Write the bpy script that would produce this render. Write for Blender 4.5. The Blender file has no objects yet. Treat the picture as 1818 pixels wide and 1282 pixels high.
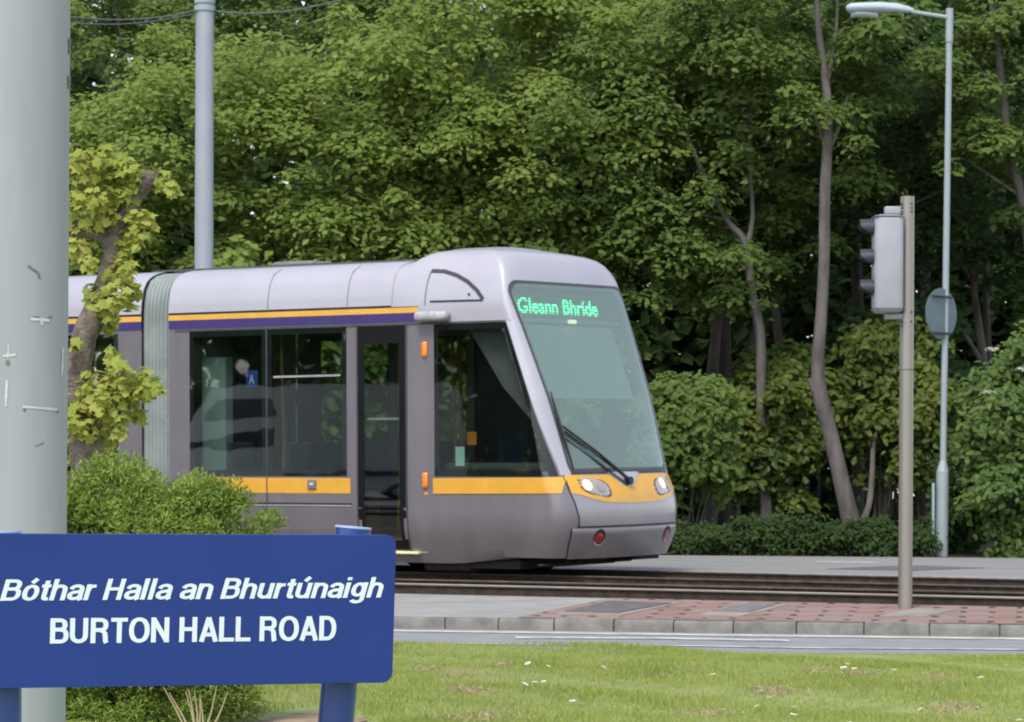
import bpy, math, random
import numpy as np
from mathutils import Vector, Matrix
R = math.radians
rnd = random.Random(7)
rng = np.random.default_rng(11)
S = bpy.context.scene
C = S.collection

# ------------------------------------------------------------------ camera
F, HC, ROLL = 5700., 0.78, R(.45)          # focal length in pixels of the 1818 px wide photograph
PITCH = math.atan((890 - 641) / F)
cp, sp, cr, sr = math.cos(PITCH), math.sin(PITCH), math.cos(ROLL), math.sin(ROLL)
FW = Vector((0, cp, sp)); UP0 = Vector((0, -sp, cp)); RT0 = Vector((1, 0, 0))
CR = RT0 * cr + UP0 * sr
CU = UP0 * cr - RT0 * sr
CAM = Vector((0, 0, HC))
cd = bpy.data.cameras.new('camera'); cam = bpy.data.objects.new('camera', cd); C.objects.link(cam)
M = Matrix((CR, CU, -FW)).transposed().to_4x4(); M.translation = CAM
cam.matrix_world = M
cd.sensor_width = 36; cd.lens = F / 1818 * 36; cd.clip_start = .5; cd.clip_end = 2000
cd.dof.use_dof = True; cd.dof.focus_distance = 8.5; cd.dof.aperture_fstop = F/1818*.036/.0045
S.camera = cam
# ------------------------------------------------------------------ sky and sun
SUN_EL, SUN_AZ = R(56), R(-158)             # azimuth from +Y towards +X
W = bpy.data.worlds.new('World'); S.world = W; W.use_nodes = True
nt = W.node_tree
sky = nt.nodes.new('ShaderNodeTexSky'); sky.sky_type = 'NISHITA'; sky.sun_disc = False
sky.sun_elevation = SUN_EL; sky.sun_rotation = SUN_AZ; sky.dust_density = 1.0; sky.air_density = 1.0; sky.ozone_density = 1.0
hsv = nt.nodes.new('ShaderNodeHueSaturation'); hsv.inputs['Saturation'].default_value = .55; nt.links.new(sky.outputs[0], hsv.inputs['Color']); nt.links.new(hsv.outputs[0], nt.nodes['Background'].inputs[0]); nt.nodes['Background'].inputs[1].default_value = .15
sl = bpy.data.lights.new('sun', 'SUN'); sl.energy = 1.6; sl.angle = R(15); sl.color = (1, .95, .87)
so = bpy.data.objects.new('sun', sl); C.objects.link(so)
sdir = Vector((math.sin(SUN_AZ) * math.cos(SUN_EL), math.cos(SUN_AZ) * math.cos(SUN_EL), math.sin(SUN_EL)))
so.rotation_euler = sdir.to_track_quat('Z', 'Y').to_euler()
S.view_settings.view_transform = 'Standard'; S.view_settings.look = 'None'; S.view_settings.gamma = 1
S.view_settings.exposure = 0.75
S.cycles.filter_width = 1.8; S.cycles.max_bounces = 6; S.cycles.transparent_max_bounces = 16; S.cycles.caustics_reflective = False; S.cycles.caustics_refractive = False

# ------------------------------------------------------------------ geometry from the surveyed view
def ray(px, py):
    dx, dy = px - 909, py - 641
    return (FW * F + CR * dx - CU * dy).normalized()
def at(px, py, Y):
    d = ray(px, py); return CAM + d * (Y / d.y)
def atz(px, py, z):
    d = ray(px, py); return CAM + d * ((z - HC) / d.z)

# ------------------------------------------------------------------ materials
def nodes(m):
    m.use_nodes = True; t = m.node_tree; return t, t.nodes, t.links, t.nodes['Principled BSDF']
def lin(c): return tuple(((v / 255) / 12.92 if v <= 10 else (((v / 255) + .055) / 1.055) ** 2.4) for v in c) + (1,)
def mat(name, col, rough=.5, metal=0, var=.12, scale=6, bump=0, bscale=40, spec=.5, coat=0, col2=None, fac=(.35, .65), coord='Object', detail=6, emit=None, stretch=None):
    m = bpy.data.materials.new(name); t, N, L, b = nodes(m)
    tc = N.new('ShaderNodeTexCoord'); src = tc.outputs[coord]
    if stretch:
        mp = N.new('ShaderNodeMapping'); mp.inputs['Scale'].default_value = stretch; L.new(src, mp.inputs[0]); src = mp.outputs[0]
    n = N.new('ShaderNodeTexNoise'); n.inputs['Scale'].default_value = scale; n.inputs['Detail'].default_value = detail; n.inputs['Roughness'].default_value = .6
    L.new(src, n.inputs['Vector'])
    r = N.new('ShaderNodeValToRGB'); r.color_ramp.elements[0].position = fac[0]; r.color_ramp.elements[1].position = fac[1]
    c = (col + (1,))[:4]
    r.color_ramp.elements[0].color = tuple(v * (1 - var) for v in c[:3]) + (1,)
    r.color_ramp.elements[1].color = (tuple(min(1, v * (1 + var)) for v in c[:3]) + (1,)) if col2 is None else (col2 + (1,))[:4]
    L.new(n.outputs['Fac'], r.inputs[0]); L.new(r.outputs[0], b.inputs['Base Color'])
    b.inputs['Roughness'].default_value = rough; b.inputs['Metallic'].default_value = metal
    b.inputs['Specular IOR Level'].default_value = spec; b.inputs['Coat Weight'].default_value = coat
    if bump:
        n2 = N.new('ShaderNodeTexNoise'); n2.inputs['Scale'].default_value = bscale; n2.inputs['Detail'].default_value = 4
        L.new(src, n2.inputs['Vector'])
        bp = N.new('ShaderNodeBump'); bp.inputs['Strength'].default_value = bump; bp.inputs['Distance'].default_value = .02
        L.new(n2.outputs['Fac'], bp.inputs['Height']); L.new(bp.outputs[0], b.inputs['Normal'])
    if emit:
        b.inputs['Emission Color'].default_value = emit[:3] + (1,); b.inputs['Emission Strength'].default_value = emit[3]
    return m
def leafmat(name, c1, c2, c3, clump=.9, trans=.5, rough=.65):
    """per-leaf random hue plus slow clump noise"""
    m = bpy.data.materials.new(name); m.use_nodes = True; t = m.node_tree; N, L = t.nodes, t.links; N.clear()
    g = N.new('ShaderNodeNewGeometry'); tc = N.new('ShaderNodeTexCoord')
    n = N.new('ShaderNodeTexNoise'); n.inputs['Scale'].default_value = clump; n.inputs['Detail'].default_value = 3; L.new(tc.outputs['Object'], n.inputs['Vector'])
    mx = N.new('ShaderNodeMath'); mx.operation = 'MULTIPLY_ADD'; mx.inputs[1].default_value = .55; L.new(g.outputs['Random Per Island'], mx.inputs[0])
    m2 = N.new('ShaderNodeMath'); m2.operation = 'MULTIPLY_ADD'; m2.inputs[1].default_value = 1.5; m2.inputs[2].default_value = -.52; L.new(n.outputs['Fac'], m2.inputs[0])
    L.new(m2.outputs[0], mx.inputs[2])
    r = N.new('ShaderNodeValToRGB'); e = r.color_ramp.elements; e[0].position = 0; e[0].color = c1 + (1,); e[1].position = 1; e[1].color = c3 + (1,)
    k = e.new(.5); k.color = c2 + (1,); L.new(mx.outputs[0], r.inputs[0])
    b = N.new('ShaderNodeBsdfPrincipled'); b.inputs['Roughness'].default_value = rough; b.inputs['Specular IOR Level'].default_value = .18
    L.new(r.outputs[0], b.inputs['Base Color'])
    tr = N.new('ShaderNodeBsdfTranslucent'); hs = N.new('ShaderNodeHueSaturation'); hs.inputs['Value'].default_value = 1.3; hs.inputs['Hue'].default_value = .485
    L.new(r.outputs[0], hs.inputs['Color']); L.new(hs.outputs[0], tr.inputs['Color'])
    mi = N.new('ShaderNodeMixShader'); mi.inputs[0].default_value = trans; L.new(b.outputs[0], mi.inputs[1]); L.new(tr.outputs[0], mi.inputs[2])
    o = N.new('ShaderNodeOutputMaterial'); L.new(mi.outputs[0], o.inputs[0])
    return m
def glassmat(name, tint, refl=1.5, rough=.02, haze=0, hazecol=(.3, .36, .33)):
    m = bpy.data.materials.new(name); m.use_nodes = True; t = m.node_tree; N, L = t.nodes, t.links; N.clear()
    tr = N.new('ShaderNodeBsdfTransparent'); tr.inputs[0].default_value = tint + (1,)
    gl = N.new('ShaderNodeBsdfGlossy'); gl.inputs['Roughness'].default_value = rough; gl.inputs['Color'].default_value = (.9, .95, .93, 1)
    # gently uneven glass
    tc = N.new('ShaderNodeTexCoord'); n = N.new('ShaderNodeTexNoise'); n.inputs['Scale'].default_value = 1.3; L.new(tc.outputs['Object'], n.inputs['Vector'])
    bp = N.new('ShaderNodeBump'); bp.inputs['Strength'].default_value = .05; bp.inputs['Distance'].default_value = .05; L.new(n.outputs['Fac'], bp.inputs['Height']); L.new(bp.outputs[0], gl.inputs['Normal'])
    fr = N.new('ShaderNodeFresnel'); fr.inputs['IOR'].default_value = refl
    d = N.new('ShaderNodeBsdfDiffuse'); d.inputs[0].default_value = hazecol + (1,)
    m0 = N.new('ShaderNodeMixShader'); m0.inputs[0].default_value = haze; L.new(tr.outputs[0], m0.inputs[1]); L.new(d.outputs[0], m0.inputs[2])
    mi = N.new('ShaderNodeMixShader'); L.new(fr.outputs[0], mi.inputs[0]); L.new(m0.outputs[0], mi.inputs[1]); L.new(gl.outputs[0], mi.inputs[2])
    o = N.new('ShaderNodeOutputMaterial'); L.new(mi.outputs[0], o.inputs[0])
    return m

# ------------------------------------------------------------------ mesh helpers
def link(name, me, parent=None):
    o = bpy.data.objects.new(name, me); C.objects.link(o)
    if parent is not None: o.parent = parent
    return o
def tag(o, label=None, cat=None, group=None, kind=None):
    if label: o['label'] = label
    if cat: o['category'] = cat
    if group: o['group'] = group
    if kind: o['kind'] = kind
    return o
def empty(name, loc=(0, 0, 0), label=None, cat=None, group=None):
    o = bpy.data.objects.new(name, None); C.objects.link(o); o.location = loc; o.empty_display_size = .1
    return tag(o, label, cat, group)
class MB:
    def __init__(s): s.v = []; s.f = []
    def add(s, vs, fs):
        b = len(s.v); s.v += [tuple(v) for v in vs]; s.f += [tuple(i + b for i in f) for f in fs]; return s
    def box(s, lo, hi, bev=0):
        x0, y0, z0 = lo; x1, y1, z1 = hi
        if not bev:
            return s.add([(x0,y0,z0),(x1,y0,z0),(x1,y1,z0),(x0,y1,z0),(x0,y0,z1),(x1,y0,z1),(x1,y1,z1),(x0,y1,z1)],
                         [(0,3,2,1),(4,5,6,7),(0,1,5,4),(1,2,6,5),(2,3,7,6),(3,0,4,7)])
        import bmesh
        bm = bmesh.new(); bmesh.ops.create_cube(bm, size=1)
        for v in bm.verts: v.co = Vector(((x0+x1)/2+v.co.x*(x1-x0), (y0+y1)/2+v.co.y*(y1-y0), (z0+z1)/2+v.co.z*(z1-z0)))
        bmesh.ops.bevel(bm, geom=list(bm.edges), offset=bev, segments=3, affect='EDGES', profile=.5)
        bm.verts.index_update(); s.add([v.co[:] for v in bm.verts], [[v.index for v in f.verts] for f in bm.faces]); bm.free(); return s
    def tube(s, pts, rad, n=12, cap=True, flat=1.0):
        pts = [Vector(p) for p in pts]; 
        if not hasattr(rad, '__len__'): rad = [rad] * len(pts)
        T = [(pts[min(i+1, len(pts)-1)] - pts[max(i-1, 0)]).normalized() for i in range(len(pts))]
        a = T[0].orthogonal().normalized() if abs(T[0].z) < .9 else (Vector((1,0,0)) - T[0]*T[0].x).normalized()
        vs = []
        for p, t, r in zip(pts, T, rad):
            a = (a - t * a.dot(t)).normalized(); b = t.cross(a)
            for k in range(n):
                th = 2*math.pi*k/n; vs.append(p + a*(math.cos(th)*r) + b*(math.sin(th)*r*flat))
        fs = [(i*n+k, i*n+(k+1)%n, (i+1)*n+(k+1)%n, (i+1)*n+k) for i in range(len(pts)-1) for k in range(n)]
        if cap: fs += [tuple(reversed(range(n))), tuple(range((len(pts)-1)*n, len(pts)*n))]
        return s.add(vs, fs)
    def grid(s, G, flip=False, mask=None):
        nu, nv = len(G), len(G[0]); vs = [p for r in G for p in r]; fs = []
        for i in range(nu-1):
            for j in range(nv-1):
                if mask and mask(i, j): continue
                f = (i*nv+j, i*nv+j+1, (i+1)*nv+j+1, (i+1)*nv+j); fs.append(f[::-1] if flip else f)
        return s.add(vs, fs)
    def build(s, name, m, parent=None, smooth=True, angle=40):
        me = bpy.data.meshes.new(name); me.from_pydata(s.v, [], s.f); me.update(); me.materials.append(m)
        if smooth:
            me.polygons.foreach_set('use_smooth', [True]*len(me.polygons))
            me.set_sharp_from_angle(angle=R(angle))
        return link(name, me, parent)

def path(pts, n=6):
    """Catmull-Rom through points that carry a radius as 4th value"""
    P = [np.array(p, float) for p in pts]; P = [2*P[0]-P[1]] + P + [2*P[-1]-P[-2]]; out = []
    for i in range(1, len(P)-2):
        for k in range(n):
            t = k/n; a, b, c, d = P[i-1:i+3]
            out.append(.5*((2*b)+(-a+c)*t+(2*a-5*b+4*c-d)*t*t+(-a+3*b-3*c+d)*t**3))
    out.append(P[-2]); out = np.array(out)
    return [Vector(o[:3]) for o in out], [max(.002, o[3]) for o in out]

KITE = (np.array([(-.5,0,0),(0,-.38,.1),(.55,0,-.04),(0,.38,.1)]), [(0,1,2),(0,2,3)])
BROAD = (np.array([(-.5,0,0),(-.15,-.32,.07),(.3,-.2,.04),(.6,0,-.1),(.3,.2,.04),(-.15,.32,.07)]), [(0,1,2),(0,2,3),(0,3,4),(0,4,5)])
MAPLE = (np.array([(-.45,0,0),(-.35,-.42,.05),(-.02,-.3,.08),(.2,-.5,.0),(.22,-.2,.06),(.62,0,-.12),(.22,.2,.06),(.2,.5,.0),(-.02,.3,.08),(-.35,.42,.05)]),
         [(0,1,2),(0,2,4),(2,3,4),(0,4,6),(4,5,6),(0,6,8),(6,7,8),(0,8,9)])
BLADE = (np.array([(-.5,-.07,0),(-.5,.07,0),(.1,.05,.06),(.1,-.05,.06),(.5,0,.2)]), [(0,1,2),(0,2,3),(3,2,4)])
NEEDLE = (np.array([(-.5,0,0),(0,-.14,.03),(.5,0,0),(0,.14,.03)]), [(0,1,2),(0,2,3)])
def leafmesh(name, cen, size, nrm, m, tpl=KITE, parent=None, axis=None, seed=1):
    g = np.random.default_rng(seed); cen = np.asarray(cen, float); N = len(cen); size = np.broadcast_to(size, (N,))
    n = nrm/np.linalg.norm(nrm, axis=1, keepdims=True)
    a = g.normal(size=(N, 3)) if axis is None else axis
    a = a - n*(a*n).sum(1, keepdims=True); a /= np.linalg.norm(a, axis=1, keepdims=True)+1e-9
    b = np.cross(n, a); T, faces = tpl; K = len(T)
    V = cen[:, None] + size[:, None, None]*(T[None, :, 0:1]*a[:, None] + T[None, :, 1:2]*b[:, None] + T[None, :, 2:3]*n[:, None])
    V = V.reshape(-1, 3); fa = np.array(faces); Fc = (np.arange(N)[:, None, None]*K + fa[None]).reshape(-1)
    me = bpy.data.meshes.new(name); me.vertices.add(len(V)); me.vertices.foreach_set('co', V.ravel().astype(np.float32))
    me.loops.add(len(Fc)); me.loops.foreach_set('vertex_index', Fc.astype(np.int32)); nf = len(Fc)//3
    me.polygons.add(nf); me.polygons.foreach_set('loop_start', np.arange(0, nf*3, 3, dtype=np.int32))
    me.update(calc_edges=True); me.materials.append(m)
    return link(name, me, parent)
def clump_points(g, clumps, per, flat=.55, upbias=.9, shell=.5):
    """leaf centres and normals for flattened drooping clumps; clumps = [(x,y,z,r)]"""
    cl = np.array(clumps, float); w = cl[:, 3]**2; cnt = np.maximum(3, (per*w/w.mean()).astype(int)); idx = np.repeat(np.arange(len(cl)), cnt); N = len(idx)
    d = g.normal(size=(N, 3)); d /= np.linalg.norm(d, axis=1, keepdims=True); d[:, 2] = np.where(g.random(N) < .75, np.abs(d[:, 2]), d[:, 2])
    rr = shell + (1-shell)*g.random(N)**.7
    rr *= 1 + .22*g.normal(size=N).clip(-1.6, 1.6)
    off = d*(rr*cl[idx, 3])[:, None]; off[:, 2] *= flat
    off[:, 2] -= .35*(off[:, 0]**2+off[:, 1]**2)/cl[idx, 3]
    nrm = d*.6 + np.array([0, -.45, upbias]) + g.normal(size=(N, 3))*.30
    return cl[idx, :3]+off, nrm
def crown_clumps(g, c, r, n, cr, sh=.45):
    out = []
    c = np.array(c); r = np.array(r)
    while len(out) < n:
        d = g.normal(size=3); d /= np.linalg.norm(d); k = sh+(1-sh)*g.random()**.6
        p = c + d*r*k*(1+.18*g.normal())
        out.append((*p, cr*(.6+.8*g.random())))
    return out

# ================================================================== THE SETTING
def wline(p, q, z):
    """world line Y(X) at height z through two surveyed points; eases off to the right of the crossing"""
    a, b = atz(*p, z), atz(*q, z); m = (b.y-a.y)/(b.x-a.x)
    def Y(X): return a.y + m*(min(X, 7)-a.x) + (max(X, 7)-7)*m*.3
    return Y
grass_edge = wline((705, 1149), (1818, 1166), -.255)
kerb_line = wline((705, 1116), (1818, 1131), -.26)
bed_near = wline((705, 1054), (1818, 1078), -.08)
railB = wline((705, 1035), (1818, 1060), 0)
TH = 0.6021385919; PHI = 0.0245
TO = Vector((1.7445430, 34.94476, 0))
ta = Vector((math.cos(TH), -math.sin(TH), 0)); tn = Vector((math.sin(TH), math.cos(TH), 0))
def lineA(off):
    p = TO + tn*off; m = -math.tan(TH)
    return lambda X: p.y + m*(min(X, 7)-p.x) + (max(X, 7)-7)*m*.3
bed_far = lineA(1.15)
XS = [-60, -40, -30, -22, -16, -12, -9, -7, -5, -4, -3, -2, -1, 0, 1, 2, 3, 4, 5, 6, 7, 8, 10, 12, 15, 20, 30]
def sheet(name, Ya, za, Yb, zb, m, kind='structure', xs=XS, n=6, jit=0):
    b = MB(); G = []
    for X in xs:
        row = []
        for k in range(n+1):
            t = k/n; y = Ya(X)*(1-t)+Yb(X)*t
            row.append((X, y, za*(1-t)+zb*t + (jit*(math.sin(X*2.1+y*1.3)+math.sin(y*2.9-X*1.1)) if 0 < k < n else 0)))
        G.append(row)
    b.grid(G, flip=True); o = b.build(name, m, angle=80); return tag(o, kind=kind)
const = lambda v: (lambda X: v)
m_soil = mat('woodland soil', (.045, .035, .022), .95, var=.5, scale=1.5, bump=.6, bscale=8)
m_conc = mat('pale paving concrete', (.305, .29, .27), .85, var=.14, scale=2.2, bump=.25, bscale=60, detail=8)
m_road = mat('road asphalt', (.255, .262, .27), .8, var=.1, scale=3, bump=.3, bscale=120, detail=8)
m_far = mat('far road asphalt', (.25, .245, .235), .85, var=.12, scale=1.2, bump=.2, bscale=90, detail=8, stretch=(.25, 1.2, 1))
m_bed = mat('dusty brown track bed', (.125, .10, .07), .95, var=.35, scale=5, bump=.8, bscale=30, stretch=(.4, 2, 1))
m_line = mat('worn white road paint', (.40, .40, .39), .8, scale=5, col2=(.62, .62, .60), detail=9, fac=(.4, .55))
m_cream = mat('worn cream kerb line', (.58, .55, .44), .75, var=.25, scale=5)
m_kerb = mat('weathered concrete kerb', (.205, .195, .175), .9, var=.28, scale=5, bump=.4, bscale=70, detail=9)
m_dark = mat('black rubber', (.012, .012, .014), .6, var=.2)

# big base terrain
b = MB(); g = []
for X in (-600, -200, -60, 0, 60, 200, 600): g.append([(X, y, -.6) for y in (-80, 0, 40, 90, 200, 500, 1200)])
b.grid(g, flip=True); tag(b.build('ground', m_soil), kind='structure')

# lawn: gently uneven sheet + blades
m_lawn = bpy.data.materials.new('lawn turf'); t, N, L, bs = nodes(m_lawn)
tc = N.new('ShaderNodeTexCoord')
def noise(sc, det=5, stretch=None):
    n = N.new('ShaderNodeTexNoise'); n.inputs['Scale'].default_value = sc; n.inputs['Detail'].default_value = det
    L.new(tc.outputs['Object'], n.inputs['Vector']); return n.outputs['Fac']
def ramp(src, stops):
    r = N.new('ShaderNodeValToRGB'); e = r.color_ramp.elements; e[0].position, e[0].color = stops[0][0], stops[0][1]+(1,)
    e[1].position, e[1].color = stops[-1][0], stops[-1][1]+(1,)
    for p, c in stops[1:-1]: k = e.new(p); k.color = c+(1,)
    L.new(src, r.inputs[0]); return r.outputs[0]
base = ramp(noise(3.5), [(.3, (.18, .23, .06)), (.55, (.26, .31, .09)), (.75, (.34, .34, .13))])
dry = ramp(noise(1.1, 7), [(.56, (0, 0, 0)), (.66, (1, 1, 1))])
mx = N.new('ShaderNodeMixRGB'); L.new(dry, mx.inputs[0]); L.new(base, mx.inputs[1]); mx.inputs[2].default_value = (.30, .25, .14, 1)
L.new(mx.outputs[0], bs.inputs['Base Color']); bs.inputs['Roughness'].default_value = .9
def lawn_z(X, y): return -.25 + .018*math.sin(X*1.7+y*.9)+.014*math.sin(y*2.3-X*.8)+.01*math.sin(X*4.1+y*3.3)
mb = MB(); G = []
xs = list(np.arange(-9, 9.01, .2)); xs = [-60, -30, -15] + xs + [14, 20, 30]
for X in xs:
    row = []; e = grass_edge(X)
    for k in range(60):
        t = k/59; y = -6 + (e+6)*t**.6
        row.append((X, y, lawn_z(X, y)*(1-t**8) + (-.25)*t**8))
    row.append((X, e+.02, -.268)); G.append(row)
mb.grid(G, flip=True); tag(mb.build('lawn', m_lawn, angle=80), kind='structure')
# sheets
sheet('road', lambda X: grass_edge(X)-.03, -.262, lambda X: kerb_line(X)+.05, -.26, m_road)
sheet('pavement', lambda X: kerb_line(X)+.16, -.167, bed_near, -.08, m_conc)
sheet('track_bed', lambda X: bed_near(X), -.125, lambda X: bed_far(X), -.125, m_bed, n=8, jit=.004)
sheet('far_road', bed_far, .0, const(47.6), .0, m_far)
sheet('bank', const(47.6), -.02, const(95), .9, m_soil, n=10, jit=.03)
# vertical step at both edges of the track bed
for nm, Yl, z1, mm in (('bed_edging', bed_near, -.081, m_kerb), ('far_edging', bed_far, -.001, m_kerb)):
    mb = MB(); s = 1 if nm == 'far_edging' else -1
    mb.grid([[(X, Yl(X)+s*.0, -.2), (X, Yl(X), z1)] for X in XS]); tag(mb.build(nm, mm), kind='structure')
# light concrete edging strip laid along the far side of the rails
sheet('edging_strip', lambda X: bed_far(X)+.02, .006, lambda X: bed_far(X)+.42, .006, mat('pale edging concrete', (.36, .36, .36), .8, var=.3, scale=3, stretch=(2.5, .3, 1)), n=1)

# kerb stones: one long kerb with open joints
mb = MB(); 
def kpt(X): return Vector((X, kerb_line(X), 0))
x = -30.
while x < 20:
    L0 = .43 + .16*min(1, max(0, (x+1)/6)) + rnd.uniform(-.02, .02)
    a, c = kpt(x+.006), kpt(x+L0-.006); dz = rnd.uniform(-.004, .004)
    d = (c-a).normalized(); nn = Vector((-d.y, d.x, 0)); prof = [(0, -.30), (0, -.193), (.012, -.171), (.03, -.165), (.16, -.165), (.16, -.3)]
    vs = [p + nn*u + Vector((0, 0, w+dz)) for p in (a, c) for u, w in prof]; k = len(prof)
    mb.add(vs, [(i, i+k, i+k+1, i+1) for i in range(k-1)] + [tuple(range(k)), tuple(reversed(range(k, 2*k)))])
    x += L0
tag(mb.build('kerb', m_kerb, angle=30), kind='structure')
mb = MB(); mb.grid([[(X, kerb_line(X)+.015, -.3), (X, kerb_line(X)+.015, -.186), (X, kerb_line(X)+.15, -.182)] for X in XS], flip=False); tag(mb.build('kerb_bedding', m_bed), kind='structure')

def stripe(name, pts, w, m, z):
    """painted line between surveyed points"""
    P = [atz(px, py, z) for px, py in pts]; mb = MB(); G = []
    Q = []
    for i in range(len(P)-1):
        for k in range(12): Q.append(P[i].lerp(P[i+1], k/12))
    Q.append(P[-1])
    for q in Q: G.append([(q.x, q.y-w/2, z), (q.x, q.y+w/2, z)])
    mb.grid(G, flip=True); return tag(mb.build(name, m), kind='structure')
stripe('kerb_road_marking', [(-300, 1107), (705, 1119.5), (1250, 1127), (1818, 1134), (2400, 1142)], .3, m_cream, -.2555)
stripe('white_road_marking', [(915, 1131.5), (1180, 1133), (1400, 1137)], .28, m_line, -.2555)
stripe('white_road_marking', [(700, 1141), (1240, 1146.5), (1440, 1150), (1818, 1153), (2500, 1160)], .14, m_line, -.2555)
stripe('far_road_marking', [(1448, 997), (1562, 999)], .6, m_line, .004)
stripe('far_road_marking', [(1190, 994), (1400, 997)], .35, mat('faded road paint', (.42, .42, .41), .8), .004)
# thin shadow on the far road, painted as a darker patch
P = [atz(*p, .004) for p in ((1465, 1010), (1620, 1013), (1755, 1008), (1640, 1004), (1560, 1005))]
mb = MB(); mb.add(P, [tuple(range(5))]); tag(mb.build('shadow_patch', mat('painted road shadow', (.13, .12, .118), .9)), kind='structure')

# red block paving with open notches
def pave_z(X, Y):
    a, c = kerb_line(X)+.16, bed_near(X); return -.167 + .087*(Y-a)/(c-a)
def onpave(px, py):
    z = -.12
    for _ in range(20): p = atz(px, py, z); z = .6*z+.4*min(-.08, max(-.167, pave_z(p.x, p.y)))
    return p
m_brick = bpy.data.materials.new('red block paving'); t, N, L, bs = nodes(m_brick); tc = N.new('ShaderNodeTexCoord')
mp = N.new('ShaderNodeMapping'); mp.inputs['Rotation'].default_value = (0, 0, R(9)); L.new(tc.outputs['Object'], mp.inputs[0])
br = N.new('ShaderNodeTexBrick'); br.inputs['Scale'].default_value = 1; br.inputs['Brick Width'].default_value = .23; br.inputs['Row Height'].default_value = .225; br.offset = 0
br.inputs['Mortar Size'].default_value = .006; br.inputs['Color1'].default_value = (.235, .125, .10, 1); br.inputs['Color2'].default_value = (.30, .185, .155, 1); br.inputs['Mortar'].default_value = (.27, .22, .19, 1)
L.new(mp.outputs[0], br.inputs['Vector'])
sx = N.new('ShaderNodeSeparateXYZ'); L.new(mp.outputs[0], sx.inputs[0])
def mth(op, a, b_=None, c=None):
    n = N.new('ShaderNodeMath'); n.operation = op
    for i, v in enumerate((a, b_, c)):
        if v is None: continue
        if hasattr(v, 'links') or hasattr(v, 'is_output'): L.new(v, n.inputs[i])
        else: n.inputs[i].default_value = v
    return n.outputs[0]
def near(axis, per, w):
    f = mth('PINGPONG', mth('ADD', sx.outputs[axis], 500*per), per/2); return mth('DIVIDE', f, w)
ex, ey = near(0, .23, .034), near(1, .45, .10)
el = mth('ADD', mth('MULTIPLY', ex, ex), mth('MULTIPLY', ey, ey)); hole = mth('LESS_THAN', mth('ADD', el, mth('MULTIPLY', mth('SUBTRACT', noise(9, 4), .45), 4.5)), 1.0)
ns = noise(2.5, 6)
gr = N.new('ShaderNodeMixRGB'); L.new(ramp(ns, [(.42, (0, 0, 0)), (.7, (.7, .7, .7))]), gr.inputs[0]); L.new(br.outputs[0], gr.inputs[1]); gr.inputs[2].default_value = (.27, .22, .185, 1)
mx = N.new('ShaderNodeMixRGB'); L.new(hole, mx.inputs[0]); L.new(gr.outputs[0], mx.inputs[1]); mx.inputs[2].default_value = (.07, .045, .035, 1)
L.new(mx.outputs[0], bs.inputs['Base Color']); bs.inputs['Roughness'].default_value = .9
a0, a1 = onpave(918, 1095), onpave(1085, 1063)
mb = MB(); G = []
for k in range(25):
    s = k/24; row = []
    for j in range(60):
        u = j/59; x0 = a0.x + (a1.x-a0.x)*s; X = x0 + (9-x0)*u
        y = (kerb_line(X)+.165)*(1-s) + (bed_near(X)-.03)*s; row.append((X, y, pave_z(X, y)+.004))
    G.append(row)
mb.grid(G); tag(mb.build('block_paving', m_brick), kind='structure')
def pquad(name, pts, m, dz, label=None, cat=None, kind=None, th=.012):
    P = [onpave(*p) for p in pts]; n = len(P); mb = MB()
    vs = [Vector((p.x, p.y, pave_z(p.x, p.y)+dz)) for p in P]; lo = [v-Vector((0, 0, th)) for v in vs]
    mb.add(vs+lo, [tuple(range(n))] + [(i, i+n, (i+1) % n+n, (i+1) % n) for i in range(n)])
    return tag(mb.build(name, m, smooth=False), label, cat, kind=kind)
m_slab = mat('pale concrete slab', (.29, .25, .22), .9, var=.15, scale=3)
pquad('concrete_surround', [(988, 1091), (1102, 1094), (1215, 1070), (1075, 1066)], m_slab, .008, kind='structure')
pquad('manhole_cover', [(1003, 1088), (1095, 1090.5), (1192, 1073), (1080, 1069)], mat('dark worn steel cover', (.155, .135, .13), .65, .3, var=.25, scale=8, bump=.3, bscale=90), .016,
      'dark grey steel inspection cover in the red paving, near the tram', 'manhole cover')
pquad('concrete_surround', [(1240, 1093), (1315, 1095), (1400, 1075), (1315, 1072)], m_slab, .008, kind='structure')
pquad('manhole_cover', [(1268, 1087), (1330, 1089), (1375, 1076), (1312, 1075)], mat('worn grey steel cover', (.21, .19, .18), .7, .2, var=.2, scale=8), .016,
      'small faded grey inspection cover in the red paving, nearer the traffic light post', 'manhole cover')
pquad('concrete_surround', [(1560, 1095), (1640, 1096), (1700, 1083), (1625, 1081)], m_slab, .008, kind='structure')

# rails
m_bright = mat('worn rail head', (.40, .35, .30), .5, .5, var=.15, scale=4, stretch=(.5, .5, 1))
m_dull = mat('dull rail head', (.13, .10, .075), .6, .4, var=.3, scale=5)
m_web = mat('rusty rail side', (.05, .034, .024), .85, .1, var=.4, scale=10)
def rail(Yl, zoff, label, xs=XS, m_head=None):
    r = empty('tram_rail', (0, 0, 0), label, 'rail', 'tram rails in the track bed')
    def prof(pr, name, m):
        mb = MB(); G = [[(X, Yl(X)+u, w+zoff) for u, w in pr] for X in xs]; mb.grid(G); mb.build(name, m, r, angle=30)
    prof([(-.014, -.012), (-.036, -.018), (-.04, -.006), (-.034, 0), (.034, 0), (.04, -.006), (.036, -.018), (.014, -.012)][::-1], 'rail_head', m_head)
    prof([(-.075, -.125), (-.075, -.11), (-.012, -.095), (-.012, -.015), (.012, -.015), (.012, -.095), (.075, -.11), (.075, -.125)][::-1], 'rail_web', m_web)
rail(railB, 0.0, 'nearest rusty rail with a bright worn head, closest to the red paving', m_head=m_bright)
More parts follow.
